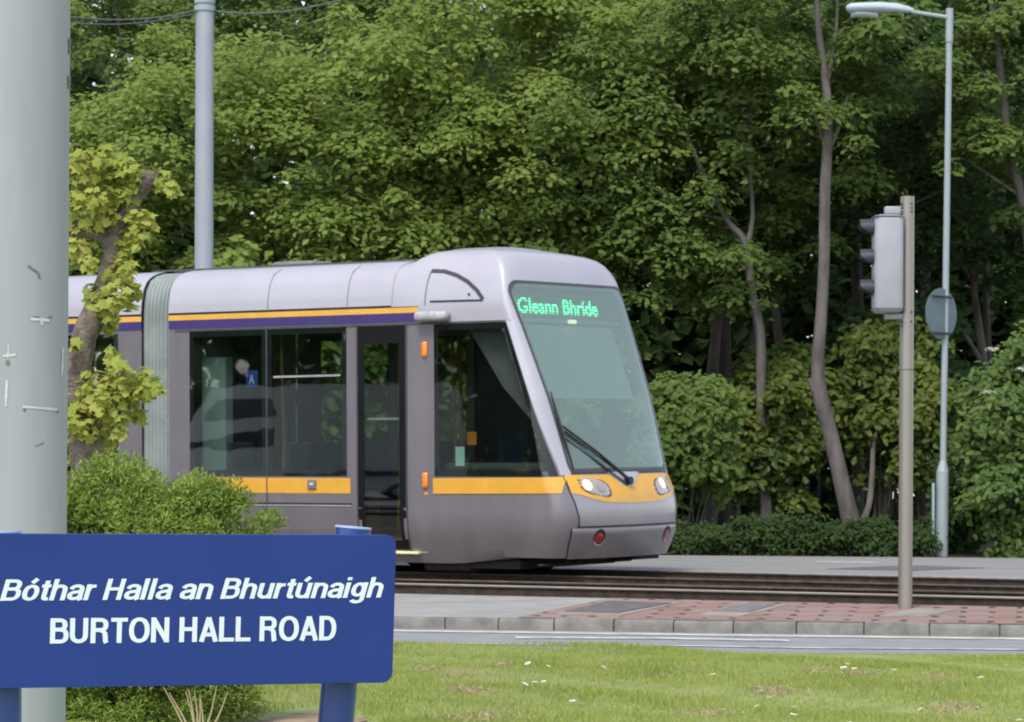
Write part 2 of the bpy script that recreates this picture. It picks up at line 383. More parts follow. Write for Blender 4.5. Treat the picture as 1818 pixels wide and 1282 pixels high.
rail(lambda X: railB(X)+1.435/math.cos(R(27)), 0.0, 'second rail from the paving, rusty brown with a dull head', m_head=m_dull)
rail(lineA(-.7175), -.0176, 'dark rail under the near wheels of the tram', m_head=m_dull)
rail(lineA(.7175), .0176, 'rail under the far wheels of the tram, beside the far road', m_head=m_dull)

# ================================================================== THE TRAM
NT=np.array([(.05,-.60,1.04,.38,2.4),(.2,-.51,1.10,.38,2.5),(.45,-.435,1.18,.38,2.5),(.6,-.415,1.2,.38,2.5),(.75,-.418,1.2,.38,2.5),(.88,-.45,1.2,.37,2.5),(1.0,-.505,1.2,.36,2.5),(1.11,-.57,1.2,.34,2.5),(1.9,-.82,1.2,.26,3),(2.77,-1.17,1.2,.16,4),(2.95,-1.24,1.2,.15,4),(3.1,-1.29,1.18,.14,4),(3.3,-1.34,1.13,.14,4),(3.45,-1.42,1.05,.15,3.5),(3.55,-1.55,.93,.2,3),(3.6,-1.85,.7,.25,2.5),(3.62,-2.1,.01,.05,2)])
PZ=np.array([(.05,1.04),(.2,1.10),(.45,1.18),(.7,1.2),(.95,1.2),(2.95,1.2),(3.1,1.185),(3.25,1.15),(3.36,1.08),(3.43,.95),(3.48,.7),(3.5,.01)])
def npar(z):
    z = np.asarray(z, float)
    return [sum(np.interp(z+d, NT[:, 0], NT[:, k]) for d in (-.05, -.025, 0, .025, .05))/5 for k in range(1, 5)]
def nx(y, z):
    xt, w, D, p = npar(z); r = min(abs(y/w), 1); return float(xt-D*(1-(1-r**p)**(1/p)))
def sy(x, z):
    xt, w, D, p = npar(z); xs = xt-D; t = min(max((x-xs)/D, 0), 1); return float(w*(1-t**p)**(1/p))
def sp_(x, z):                               # passenger car profile
    return float(np.interp(z, PZ[:, 0], PZ[:, 1]))
def on_nose(y, z, off=0.):
    e = 1e-3; p = Vector((nx(y, z), y, z)); n = Vector((1, -(nx(y+e, z)-nx(y-e, z))/(2*e), -(nx(y, z+e)-nx(y, z-e))/(2*e))).normalized(); return p+n*off
def on_side(x, z, off=0., f=sy, sgn=-1):
    e = 1e-3; n = Vector((-(f(x+e, z)-f(x-e, z))/(2*e), -1, -(f(x, z+e)-f(x, z-e))/(2*e))).normalized(); p = Vector((x, -f(x, z), z))+n*off
    if sgn > 0: p.y = -p.y
    return p
tram = empty('tram', TO, 'silver grey tram with yellow and purple bands and a lit green destination board', 'tram')
z2 = Vector((0,0,1))*math.cos(PHI) - tn*math.sin(PHI); n2 = tn*math.cos(PHI)+Vector((0,0,1))*math.sin(PHI)
Mt = Matrix((ta, n2, z2)).transposed().to_4x4(); Mt.translation = TO; tram.matrix_world = Mt

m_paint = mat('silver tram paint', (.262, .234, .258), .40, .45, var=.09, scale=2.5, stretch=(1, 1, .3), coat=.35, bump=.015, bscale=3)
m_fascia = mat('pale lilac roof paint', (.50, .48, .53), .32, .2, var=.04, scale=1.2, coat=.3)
m_orange = mat('amber yellow band', (.78, .40, .045), .4, var=.05, coat=.3)
m_yellow = mat('yellow stripe', (.80, .44, .07), .45, var=.05)
m_purple = mat('purple stripe', (.055, .036, .16), .45, var=.08)
m_seam = mat('dark seam rubber', (.02, .02, .024), .6)
m_rub = mat('grey window rubber', (.07, .075, .08), .5)
m_under = mat('grimy underframe', (.018, .016, .015), .8, var=.4, scale=8)
m_bel = mat('ribbed grey green bellows rubber', (.27, .31, .30), .7, var=.15, scale=3)
m_glass = glassmat('tinted side glass', (.56, .62, .58), 1.5)
m_wind = glassmat('green tinted windscreen', (.72, .86, .81), 1.65, haze=.36, hazecol=(.42, .57, .51))
m_int = mat('dark interior lining', (.018, .019, .018), .7, var=.2)
m_light = mat('pale interior panel', (.30, .42, .40), .5, var=.08)

ZL = [.12, .2, .3, .38, .45, .5, .525, .545, .6, .66, .72, .78, .83, .883, .95, 1.0, 1.06, 1.13]
ZM = list(np.linspace(1.13, 2.70, 27)[1:]) + [2.76, 2.83, 2.9, 2.95]
ZUc = [3.02, 3.08, 3.14, 3.2, 3.26, 3.32, 3.38, 3.44, 3.49, 3.53, 3.56, 3.59, 3.605, 3.618]
ZUp = [3.0, 3.05, 3.1, 3.15, 3.2, 3.25, 3.3, 3.34, 3.38, 3.41, 3.44, 3.47, 3.485, 3.499]
rows = [(z, z) for z in ZL+ZM] + list(zip(ZUc, ZUp))
WIN = [(-5.73, -4.70), (-4.58, -3.55)]
def sstep(a, b, x): t = min(max((x-a)/(b-a), 0), 1); return t*t*(3-2*t)
def edge_x(z): return -1.33 + (2.745-z)*(.61/1.67)          # slanted front edge of the cab side window
def hw(z): return .975 + (1.16-.975)*(z-1.11)/2.09            # half width of the windscreen
def shell():
    cols = [-6.1, -5.9, -5.73, -5.5, -5.2, -4.95, -4.70, -4.58, -4.3, -4.0, -3.75, -3.55, -3.45, -3.30, -3.1, -2.9, -2.8, -2.72, -2.65, -2.58, -2.5, -2.42, -2.34, -2.24]
    ns = len(cols); nb, nn = 34, 90
    G = []; meta = []
    for side in (-1, 1):
        pass
    def row(zc, zp):
        out = []; xt, w, D, p = npar(zc); xt, w, D, p = map(float, (xt, w, D, p)); xs = xt-D
        left = []
        for x in cols:
            s = sstep(-2.82, -2.5, x); z = zp*(1-s)+zc*s; ww = sp_(0, zp)*(1-s)+w*s; left.append((x, ww, z))
        for k in range(1, nb+1): x = -2.24+(xs+2.24)*k/nb; left.append((x, w, zc))
        a = [(x, -y, z) for x, y, z in left]
        for k in range(1, nn):
            f = math.pi/2*(1-2*k/nn); c_, s_ = math.cos(f), math.sin(f)
            a.append((xs+D*c_**(2/p), -w*math.copysign(abs(s_)**(2/p), s_), zc))
        a += [(x, y, z) for x, y, z in reversed(left)]
        if zc < .15: a = [(x, y, z+.07*sstep(-2.2, -1.2, x)) for x, y, z in a]
        return a
    G = [row(a, c_) for a, c_ in rows]
    def mask(i, j):
        q = [G[i][j], G[i+1][j], G[i][j+1], G[i+1][j+1]]; x, y, z = [sum(v[k] for v in q)/4 for k in range(3)]
        if 1.13 < z < 2.70 and any(a < x < c_ for a, c_ in WIN): return True
        if .3 < z < 2.70 and -3.30 < x < -2.72: return True
        if 1.13 < z < 2.70 and -2.24 < x < edge_x(z)-.07 and abs(y) > .8: return True
        if 1.2 < z < 3.12 and abs(y) < hw(z)-.07 and x > -1.7 : return True
        return False
    mb = MB(); mb.grid(G, flip=True, mask=mask); return mb.build('cab_body', m_paint, tram, angle=35)
body = shell()
def gpatch(fn, nu, nv, name, m, parent, flip=False, smooth=True):
    mb = MB(); G = [[fn(i/nu, j/nv) for j in range(nv+1)] for i in range(nu+1)]; mb.grid(G, flip=flip); return mb.build(name, m, parent, smooth, angle=60)
def side_rect(name, x0, x1, z0, z1, m, off=.004, f=sy, parent=None, sgn=-1, nv=10):
    return gpatch(lambda s, t: on_side(x0+(x1-x0)*s, z0+(z1-z0)*t, off, f, sgn), 2 if x1 < -1.6 else 24, nv, name, m, parent or body, flip=(sgn > 0))
def ribbon(name, pts, w, m, fn, off=.004, parent=None, n=6):
    """strip of width w along points in the surface's two parameters"""
    Q = []
    for i in range(len(pts)-1):
        for k in range(n): t = k/n; Q.append((pts[i][0]*(1-t)+pts[i+1][0]*t, pts[i][1]*(1-t)+pts[i+1][1]*t))
    Q.append(pts[-1]); P = [fn(a, c_, off) for a, c_ in Q]; cen = fn(Q[0][0], Q[0][1], off+1)-P[0]
    mb = MB(); G = []
    for i, p in enumerate(P):
        d = (P[min(i+1, len(P)-1)]-P[max(i-1, 0)]).normalized(); nrm = (fn(Q[i][0], Q[i][1], off+.1)-p).normalized(); s = d.cross(nrm).normalized()*(w/2)
        G.append([p-s, p-s*.9+nrm*.003, p+s*.9+nrm*.003, p+s])
    mb.grid(G); return mb.build(name, m, parent or body)
SIDE = lambda x, z, o: on_side(x, z, o)
PSIDE = lambda x, z, o: on_side(x, z, o, sp_)

# roof fairing in pale paint over the passenger part and cab crown
def fairing():
    mb = MB()
    for sgn in (-1, 1):
        G = []
        for x in (-6.1, -5.5, -4.63, -4.61, -3.5, -3.46, -2.95, -2.86):
            G.append([on_side(x, z, .012, sp_, sgn) for z in (2.965, 3.0, 3.05, 3.1, 3.15, 3.2, 3.25, 3.3, 3.34, 3.38, 3.41, 3.44, 3.47, 3.485)])
        mb.grid(G, flip=sgn > 0)
    return mb.build('roof_fairing', m_fascia, tram, angle=60)
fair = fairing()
# upper cab skin in the pale paint: an outer shell from the window head to the crown
def crown():
    mb = MB(); G = []
    zs = [2.765, 2.8, 2.85, 2.9, 2.95] + ZUc
    for z in zs:
        xt, w, D, p = map(float, npar(z)); xs = xt-D; o = .006; r = []
        for x in (-2.87, -2.8, -2.74, -2.68, -2.62, -2.5, -2.42, -2.34): 
            s = sstep(-2.82, -2.5, x); zp = np.interp(z, [2.95]+ZUc, [2.95]+ZUp) if z > 2.95 else z
            r.append((x, (sp_(0, zp)*(1-s)+w*s)+o, (zp*(1-s)+z*s)+(o if z > 3.4 else 0)))
        for k in range(0, 17): r.append((-2.24+(xs+2.24)*k/16, w+o, z+(o if z > 3.4 else 0)))
        a = [(x, -y, q) for x, y, q in r]
        for k in range(1, 64):
            f = math.pi/2*(1-2*k/64); c_, s_ = math.cos(f), math.sin(f); a.append((xs+(D+o)*c_**(2/p), -(w+o)*math.copysign(abs(s_)**(2/p), s_), z+(o if z > 3.4 else 0)))
        a += [(x, y, q) for x, y, q in reversed(r)]; G.append(a)
    def mask(i, j):
        q = [G[i][j], G[i+1][j], G[i][j+1], G[i+1][j+1]]; x, y, z = [sum(v[k] for v in q)/4 for k in range(3)]
        return (z < 3.12 and abs(y) < hw(z)-.06 and x > -1.7) or (z < 2.96 and x < -2.46)
    mb.grid(G, flip=True, mask=mask); return mb.build('cab_crown', m_fascia, tram, angle=50)
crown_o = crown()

# bands along both sides
for sg in (-1, 1):
    side_rect('yellow_stripe', -6.1, -2.49, 2.88, 2.94, m_yellow, .004, sp_, tram, sg, 2)
    side_rect('purple_stripe', -6.1, -2.49, 2.778, 2.88, m_purple, .004, sp_, tram, sg, 2)
    side_rect('black_gap', -6.1, -2.62, 2.94, 2.966, m_seam, .004, sp_, tram, sg, 1)
    side_rect('gutter', -6.0, -1.36, 2.75, 2.768, m_rub, .012, sy, tram, sg, 1)
    # orange waist band
    side_rect('orange_band', -5.785, -3.45, .883, 1.055, m_orange, .004, sp_, tram, sg, 3)
    gpatch(lambda s, t: on_side(-2.31+(-.665+2.31)*s, (.885+.012*s)+.170*t, .009, sy, sg), 30, 4, 'orange_band', m_orange, tram, flip=sg > 0)
    # windows: flush tinted panes with a dark printed border
    for x0, x1 in ((-5.785, -4.655), (-4.632, -3.50)):
        side_rect('side_window', x0, x1, 1.075, 2.745, m_glass, .006, sp_, tram, sg)
        fr = MB(); o = .010
        def fp(x, z): return on_side(x, z, .0025, sp_, sg)
        for (a, c_, e, g_) in ((x0, x1, 1.075, 1.14), (x0, x1, 2.68, 2.745), (x0, x0+.06, 1.14, 2.68), (x1-.06, x1, 1.14, 2.68)):
            fr.grid([[fp(a, e), fp(a, g_)], [fp(c_, e), fp(c_, g_)]], flip=sg > 0)
        fr.build('window_border', m_seam, tram)
    ribbon('panel_seam', [(-4.643, .75), (-4.643, 2.74)], .014, m_rub, lambda x, z, o: on_side(x, z, o, sp_, sg), .007, tram)
# seams and trims, visible side
ribbon('panel_seam', [(-4.643, .4), (-4.643, 1.06)], .010, m_seam, PSIDE, .006, tram)
ribbon('panel_seam', [(-5.8, .765), (-3.43, .765)], .018, m_seam, PSIDE, .003, tram)
ribbon('trim_strip', [(-5.8, .745), (-3.43, .745)], .014, mat('bright trim', (.6, .6, .6), .35, .5), PSIDE, .006, tram)
for xx in (-4.62, -3.48): ribbon('roof_seam', [(xx, 2.97), (xx, 3.1), (xx, 3.25), (xx, 3.36), (xx+.005, 3.43)], .010, mat('grey roof seam', (.2, .19, .21), .6), PSIDE, .013, tram)
ribbon('window_bar', [(-4.54, 2.20), (-3.58, 2.205)], .022, mat('aluminium bar', (.62, .62, .6), .35, .6), PSIDE, .008, tram)
mb = MB(); mb.box((-4.05, -1.225, .93), (-3.93, -1.2, 1.035), .008); lt = mb.build('access_latch', mat('grey latch', (.2, .19, .22), .5), tram)
mb = MB(); mb.box((-4.01, -1.23, .975), (-3.96, -1.222, 1.0)); mb.build('latch_handle', mat('pale latch', (.7, .7, .72), .5), lt)

# door
doors = []
for sg in (-1, 1):
    dm = MB()
    for (a, c_, e, g_) in ((-3.345, -2.675, .26, .36), (-3.345, -2.675, 2.55, 2.745), (-3.345, -3.25, .36, 2.55), (-2.77, -2.675, .36, 2.55)):
        dm.grid([[on_side(a, e+(g_-e)*k/8, .0035, sp_, sg) for k in range(9)], [on_side(c_, e+(g_-e)*k/8, .0035, sp_, sg) for k in range(9)]], flip=sg > 0)
    doors.append(dm.build('door', mat('black door frame', (.008, .008, .009), .5, spec=.2), tram))
door = doors[0]
side_rect('door_glass', -3.26, -2.76, .34, 2.58, m_glass, .002, sp_, door)
side_rect('door_glass', -3.26, -2.76, .34, 2.58, m_glass, .002, sp_, doors[1], 1)
mb = MB(); mb.box((-3.24, -1.16, 1.70), (-2.8, -1.12, 1.725)); mb.build('door_bar', mat('pale bar', (.6, .6, .58), .4, .5), door)
for sg in (-1, 1):
    for x in (-3.352, -2.668): ribbon('door_seal', [(x, .2), (x, .45), (x, .7), (x, 1.5), (x, 2.75)], .022, m_rub, lambda a, c_, o: on_side(a, c_, o, sp_, sg), .004, tram)
mb = MB(); mb.box((-3.32, -1.155, .215), (-2.55, -1.09, .245), .006); mb.build('door_sill', mat('pale yellow sill edge', (.80, .78, .42), .6), tram)
mb = MB(); mb.box((-3.2, -1.05, .36), (-2.82, -1.0, .385)); mb.build('step_edge', mat('yellow step edge', (.5, .42, .05), .7), tram)

# cab side windows
def cabwin(name, inset, off, m, sg, parent):
    z0, z1 = 1.075+inset, 2.745-inset
    def fn(s, t):
        z = z0+(z1-z0)*t; xa, xb = -2.29+inset, edge_x(z)-inset*1.1; return on_side(xa+(xb-xa)*s, z, off, sy, sg)
    return gpatch(fn, 30, 12, name, m, parent, flip=sg > 0)
for sg in (-1, 1):
    cw = cabwin('cab_side_window', 0, .006, m_glass, sg, tram)
    mb = MB()
    def cfn(z, s, ins, sg=sg): xa, xb = -2.29, edge_x(z); return on_side(xa+(xb-xa)*s, z, .002, sy, sg)
    zz = np.linspace(1.075, 2.745, 16)
    for rng_ in ((0, .045), (.955, 1)): mb.grid([[cfn(z, rng_[0]+(rng_[1]-rng_[0])*k/4, 0) for z in zz] for k in range(5)], flip=sg > 0)
    for za, zb in ((1.075, 1.15), (2.68, 2.745)): mb.grid([[cfn(za+(zb-za)*k/3, s, 0) for k in range(4)] for s in np.linspace(.045, .955, 20)], flip=sg > 0)
    mb.build('window_border', m_seam, cw)
mb = MB(); mb.box((-2.02, -1.185, 1.19), (-1.90, -1.18, 1.40)); mb.build('notice', mat('pale mint paper notice', (.45, .72, .66), .7), tram)

# pale A pillars
for sg in (-1, 1):
    def pf(s, t, sg=sg):
        z = 1.085+(2.765-1.085)*t; xa = edge_x(z)+.012; ya = sy(xa, z); yb = hw(z)-.01; y = ya+(yb-ya)*s
        return on_nose(sg*y, z, .0075)
    gpatch(pf, 6, 24, 'windscreen_pillar', m_fascia, tram, flip=sg > 0)
mb = MB(); mb.add([(-1.95, -1.02, 2.70), (-1.38, -1.02, 2.70), (-.98, -.98, 1.62), (-1.12, -1.0, 1.66), (-1.5, -1.02, 2.05)], [(0, 4, 3, 2, 1)]); mb.build('glass_reflection', mat('painted grey reflection', (.16, .165, .175), .7), tram)  # grey polygon behind the cab side glass stands in for its diagonal reflection
mb = MB(); mb.box((-1.95, -1.06, 1.42), (-1.83, -1.05, 1.56)); mb.build('orange_notice', mat('orange notice', (.5, .18, .02), .7), tram)
# windscreen
ZT, ZB = 3.205, 1.125
def wrow(t, ins):
    z0, z1 = ZB+ins, ZT-ins; z = z0+(z1-z0)*t; r = .16; h = hw(z)-ins
    d = min(z-z0, z1-z); rr = r if z > 2 else .07
    if d < rr: h -= rr-math.sqrt(max(0, rr*rr-(rr-d)**2))
    return z, h
TT = [0, .003, .008, .016, .03] + list(np.linspace(.06, .9, 24)) + [.93, .95, .965, .98, .99, .996, 1]
def wpatch(name, ins, off, m, parent, inner=None):
    mb = MB(); G = []
    for t in TT:
        z, h = wrow(t, ins); G.append([on_nose(h*(2*k/40-1), z, off) for k in range(41)])
    mb.grid(G); return mb.build(name, m, parent, angle=60)
ws = wpatch('windscreen', .028, .010, m_wind, tram)
mb = MB(); G = []
loopO, loopI = [], []
for t in TT: z, h = wrow(t, 0); loopO.append(on_nose(-h, z, .012)); z, h = wrow(t, .032); loopI.append(on_nose(-h, z, .012))
z, h = wrow(1, 0); z_, h_ = wrow(1, .032)
for k in range(1, 20): loopO.append(on_nose(-h+2*h*k/20, z, .012)); loopI.append(on_nose(-h_+2*h_*k/20, z_, .012))
for t in reversed(TT): z, h = wrow(t, 0); loopO.append(on_nose(h, z, .012)); z, h = wrow(t, .032); loopI.append(on_nose(h, z, .012))
z, h = wrow(0, 0); z_, h_ = wrow(0, .032)
for k in range(1, 20): loopO.append(on_nose(h-2*h*k/20, z, .012)); loopI.append(on_nose(h_-2*h_*k/20, z_, .012))
loopO.append(loopO[0]); loopI.append(loopI[0]); mb.grid([loopO, loopI], flip=True); mb.build('windscreen_seal', m_rub, ws)
# inside the windscreen: destination board, blind, dashboard
m_disp = mat('dark display box', (.085, .12, .115), .6)
mb = MB(); G = [[(nx(y, z)-.10-.0*y, y, z) for y in np.linspace(-.98, .98, 20)] for z in np.linspace(2.80, 3.13, 5)]; mb.grid(G, flip=True); dbox = mb.build('destination_board', m_disp, tram)
mb = MB(); mb.grid([[(nx(y, z)-.085, y, z) for y in np.linspace(-1.0, 1.0, 20)] for z in (2.755, 2.80)], flip=True); mb.build('board_edge', mat('pale board edge', (.40, .52, .50), .5), dbox)
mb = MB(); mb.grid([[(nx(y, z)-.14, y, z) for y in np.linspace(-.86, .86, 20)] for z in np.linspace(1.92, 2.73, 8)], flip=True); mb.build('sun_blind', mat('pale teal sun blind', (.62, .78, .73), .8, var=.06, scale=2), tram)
mb = MB(); mb.tube([(nx(-.1, 2.77)-.07, -.1, 2.775), (nx(-.1, 2.77)-.05, .0, 2.775)], .022, 10); mb.build('cab_lamp', mat('small warm cab lamp', (.8, .8, .6), .5, emit=(1, 1, .7, .7)), tram)
mb = MB(); mb.box((-2.4, -1.0, .9), (-.95, 1.0, 1.22), .05); mb.build('dashboard', mat('dark grey dashboard', (.06, .07, .07), .7), tram)
mb = MB(); mb.box((-1.25, -.05, 1.22), (-1.05, .5, 1.36), .04); mb.build('control_panel', mat('blue grey panel', (.16, .20, .22), .6), tram)

# orange nose piece with the V notch for the wiper
def zlo(y): return float(np.interp(abs(y), [0, .4, .62, .80, .92, 1.0, 1.08, 1.15], [.778, .785, .80, .835, .872, .89, .892, .892]))
def zhi(y): return float(np.interp(abs(y+.07), [0, .085, .11, .26, .31, 2], [.955, .955, .96, 1.065, 1.085, 1.085]))
ys = np.linspace(-1.045, 1.045, 96)
mb = MB(); mb.grid([[on_nose(y, zlo(y)+(zhi(y)-zlo(y))*t, .007) for t in np.linspace(0, 1, 7)] for y in ys]); mb.build('orange_nose_band', m_orange, tram, angle=60)
mb = MB(); mb.grid([[on_nose(y, zhi(y)+(1.115-zhi(y))*t, .003) for t in np.linspace(0, 1, 4)] for y in np.linspace(-.37, .23, 20)]); mb.build('wiper_well', m_fascia, tram)
ribbon('scuttle_seam', [(y, 1.108) for y in (-1.0, -.8, -.6, -.4)], .012, m_seam, on_nose, .005, tram)
ribbon('scuttle_seam', [(y, 1.108) for y in (.26, .4, .6, .8, .95)], .012, m_seam, on_nose, .005, tram)
# joints
mb = MB(); mb.grid([[on_nose(y*float(np.interp(z, [.54, .72, .9], [.985, 1.008, 1.05])), z, .003) for z in np.linspace(.542, .93, 16)] for y in np.linspace(-1, 1, 60)]); mb.build('bonnet_highlight', mat('silver paint with painted highlight', (.38, .355, .375), .33, .45, var=.05, scale=2, coat=.4), tram, angle=60)  # lighter colour over the silver paints in the highlight on the nose
for s in (-1, 1): ribbon('nose_seam', [(s*1.067, 1.064), (s*1.06, .98), (s*1.055, .902), (s*1.03, .80), (s*1.014, .72), (s*.99, .63), (s*.988, .539)], .013, m_seam, on_nose, .005, tram)
ribbon('bumper_seam', [(y, .533) for y in np.linspace(-1.0, 1.0, 30)], .016, m_seam, on_nose, .005, tram, n=2)
# bumper panel: slightly proud flat apron below the nose
mb = MB(); mb.grid([[on_nose(y*float(np.interp(z, [.17, .35, .518], [.995, 1.04, 1.058])), z, .014 if z < .51 else .004) for z in (.195, .26, .35, .45, .50, .518)] for y in np.linspace(-1, 1, 50)]); apron = mb.build('bumper_apron', m_paint, tram, angle=50)
for s in (-1, 1): ribbon('apron_seam', [(s*1.062, .518), (s*1.045, .35), (s*1.005, .2)], .014, m_seam, on_nose, .006, tram)

def blob(name, cy, cz, out, off, m, parent, dome=0, scale=1.0, hole=None):
    """filled (or ring) patch on the nose; out = outline offsets"""
    mb = MB(); rings = [0.001, .3, .6, .85, 1] if hole is None else [hole, (hole+1)/2, 1]
    P = []
    for k, r in enumerate(rings):
        ring = [on_nose(cy+a*r*scale, cz+c_*r*scale, off+dome*(1-r*r)) for a, c_ in out]; ring.append(ring[0]); P.append(ring)
    mb.grid(P); return mb.build(name, m, parent, angle=70)
def superell(a, c_, n=36, shear=0., e=2.6): 
    o = []
    for k in range(n): t = 2*math.pi*k/n; u = a*math.copysign(abs(math.cos(t))**(2/e), math.cos(t)); v = c_*math.copysign(abs(math.sin(t))**(2/e), math.sin(t)); o.append((u, v-shear*u))
    return o
m_rim = mat('grey lamp rim', (.07, .065, .08), .5); m_lens = mat('clear lamp lens', (.42, .38, .36), .12, var=.05, coat=1)
m_lit = mat('lit lamp', (.9, .85, .7), .2, emit=(1, .62, .27, .75)); m_dim = mat('unlit inner lamp', (.40, .33, .33), .25, var=.1)
for s in (-1, 1):
    o = superell(.232, .098, shear=.14*s*-1 if s > 0 else -.14*s*-1*-1, e=2.9)
    o = superell(.235, .100, shear=(.17 if s < 0 else -.17), e=2.9)
    h = blob('headlight', s*.685, .958, o, .007, m_rim, tram)
    blob('lamp_lens', s*.685, .958, o, .010, m_lens, h, dome=.008, scale=.86)
    blob('lit_lamp', s*.815 if s < 0 else .655, .972, superell(.062, .056, e=2), .021, m_lit, h, dome=.006)
    blob('inner_lamp', s*.62 if s < 0 else .80, .955, superell(.062, .058, e=2), .021, m_dim, h, dome=.004)
    tl = blob('tail_light', s*.685, .42, superell(.088, .088, e=2), .018, mat('dark lamp recess', (.02, .012, .014), .6), tram)
    blob('red_lens', s*.685-.012, .405, superell(.066, .062, e=2), .021, mat('red lens', (.30, .012, .02), .25, coat=1), tl, dome=.008)
    mb = MB(); P = []
    for k in range(15):
        t = math.pi*(1.15+.75*k/14); P.append([on_nose(s*.685+math.cos(t)*.075, .42+math.sin(t)*.075, .024), on_nose(s*.685+math.cos(t)*.09, .42+math.sin(t)*.09, .022)])
    mb.grid(P); mb.build('lamp_rim', mat('pale rim', (.55, .5, .5), .4), tl)
# amber side lamps
m_amb = mat('amber side lamp', (.75, .22, .02), .25, coat=.8, emit=(1, .3, .02, .15))
for zz in (2.474, 1.035):
    mb = MB(); mb.box((-2.45, -1.235, zz-.085), (-2.375, -1.19, zz+.085), .025); mb.build('side_lamp', m_amb, tram)
mb = MB(); mb.box((-2.43, -1.208, .87), (-2.385, -1.19, .90), .006); mb.build('side_reflector', m_amb, tram)
# folded camera arm
mb = MB(); mb.box((-2.49, -1.33, 2.775), (-2.05, -1.2, 2.885), .045); mb.build('camera_housing', mat('scuffed grey housing', (.42, .41, .42), .55, var=.2, scale=14), tram)
# quarter round hatch in the cab crown
arc = [(-2.375, 3.335), (-2.2, 3.325), (-2.02, 3.275), (-1.86, 3.20), (-1.72, 3.10), (-1.63, 3.0)]
CR_ = lambda x, z, o: on_side(x, z, o+.007)
ribbon('hatch_groove', arc, .045, mat('dark brown groove', (.06, .05, .06), .6), CR_, .003, crown_o)
ribbon('hatch_groove', [(-2.34, 2.995), (-1.63, 2.99)], .02, m_seam, CR_, .003, crown_o)
ribbon('hatch_groove', [(-2.38, 3.33), (-2.405, 3.2), (-2.41, 2.96)], .012, mat('grey groove', (.22, .2, .24), .6), CR_, .003, crown_o)
mb = MB(); p = on_side(-1.82, 3.06, .008); mb.tube([p, p+Vector((0, -.012, 0))], .014, 8); mb.build('bolt', m_rub, crown_o)

# wiper
m_wip = mat('black wiper arm', (.02, .022, .024), .45)
piv = on_nose(-.07, 1.0, .04); el = on_nose(-.96, 1.60, .05)
mb = MB(); mb.tube([piv, piv.lerp(el, .5)+Vector((.03, 0, .0)), el], [.022, .016, .012], 8); mb.tube([piv+Vector((0, -.07, .03)), el+Vector((.01, .02, -.05))], .009, 6); mb.tube([piv+Vector((.0, -.04, -.05)), el+Vector((.01, .03, -.13))], .008, 6)
wp = mb.build('wiper', m_wip, tram)
mb = MB(); a, c_ = on_nose(-1.0, 1.98, .03), on_nose(-.93, 1.14, .03); mb.tube([a, on_nose(-.985, 1.6, .035), c_], [.008, .026, .01], 8, flat=.5); mb.build('wiper_blade', m_wip, wp)
mb = MB(); mb.tube([piv-Vector((.06, 0, 0)), piv+Vector((.02, 0, 0))], .045, 12); mb.build('wiper_pivot', m_wip, wp)

# bellows and second car
mb = MB(); G = []
xsb = []
for k in range(43): t = k/42; xsb.append((-6.1-.40*t, -.028*abs(math.sin(7*math.pi*t))**.6))
for x, d in xsb:
    r = []
    for z in [.3, .6, 1, 1.5, 2, 2.5, 2.9, 3.1, 3.25, 3.36, 3.42, 3.455]:
        w = sp_(0, z-.0)-.02+d; r.append((x, -w, z))
    for z in [3.455, 3.42, 3.36, 3.25, 3.1, 2.9, 2.5, 2, 1.5, 1, .6, .3]: r.append((x, sp_(0, z)-.02+d, z))
    G.append(r)
mb.grid(G); mb.build('bellows', m_bel, tram, angle=20)
def car2():
    x0, x1 = -14.2, -6.52; W2 = [(-9.3, -6.9-.0), (-13.8, -11.4)]
    cols = [x0, -13.8, -12.6, -11.4, -10.6, -9.9, -9.3, -8.1, -6.95, x1]
    rws = [z for z in [.12, .2, .3, .45, .7, .95, 1.13, 1.6, 2.1, 2.7, 2.8, 2.95] + ZUp]
    G = [[(x, -sp_(0, z), z) for x in cols]+[(x, sp_(0, z), z) for x in reversed(cols)] for z in rws]
    def mask(i, j):
        q = [G[i][j], G[i+1][j], G[i][j+1], G[i+1][j+1]]; x, y, z = [sum(v[k] for v in q)/4 for k in range(3)]
        if abs(y) < .5: return False
        return 1.13 < z < 2.7 and (-13.8 < x < -11.4 or -9.3 < x < -6.95)
    mb = MB(); mb.grid(G, flip=True, mask=mask); bd = mb.build('rear_car_body', m_paint, tram, angle=35)
    for x in (x0, x1):
        e = [(x, -sp_(0, z), z) for z in rws] + [(x, sp_(0, z), z) for z in reversed(rws)]
        m2 = MB(); m2.add(e, [tuple(range(len(e)))]); m2.build('end_bulkhead', m_under, tram, smooth=False)
    for sg in (-1, 1):
        side_rect('yellow_stripe', x0, x1, 2.88, 2.94, m_yellow, .004, sp_, tram, sg, 2); side_rect('purple_stripe', x0, x1, 2.778, 2.88, m_purple, .004, sp_, tram, sg, 2)
        side_rect('black_gap', x0, x1, 2.94, 2.966, m_seam, .004, sp_, tram, sg, 1); side_rect('orange_band', x0+.3, -11.2, .883, 1.055, m_orange, .004, sp_, tram, sg, 3)
        for a, c_ in ((-13.85, -11.35), (-9.35, -6.88)): side_rect('side_window', a, c_, 1.075, 2.745, m_glass, .006, sp_, tram, sg)
        m2 = MB(); m2.grid([[on_side(x, z, .012, sp_, sg) for z in (2.965, 3.0, 3.05, 3.1, 3.15, 3.2, 3.25, 3.3, 3.34, 3.38, 3.41, 3.44, 3.47, 3.485)] for x in (x0, -12, -9, x1)], flip=sg > 0); m2.build('roof_fairing', m_fascia, tram, angle=60)
    m2 = MB(); m2.box((x0, -1.05, .36), (x1, 1.05, .40)); m2.build('floor', m_int, tram)
car2()
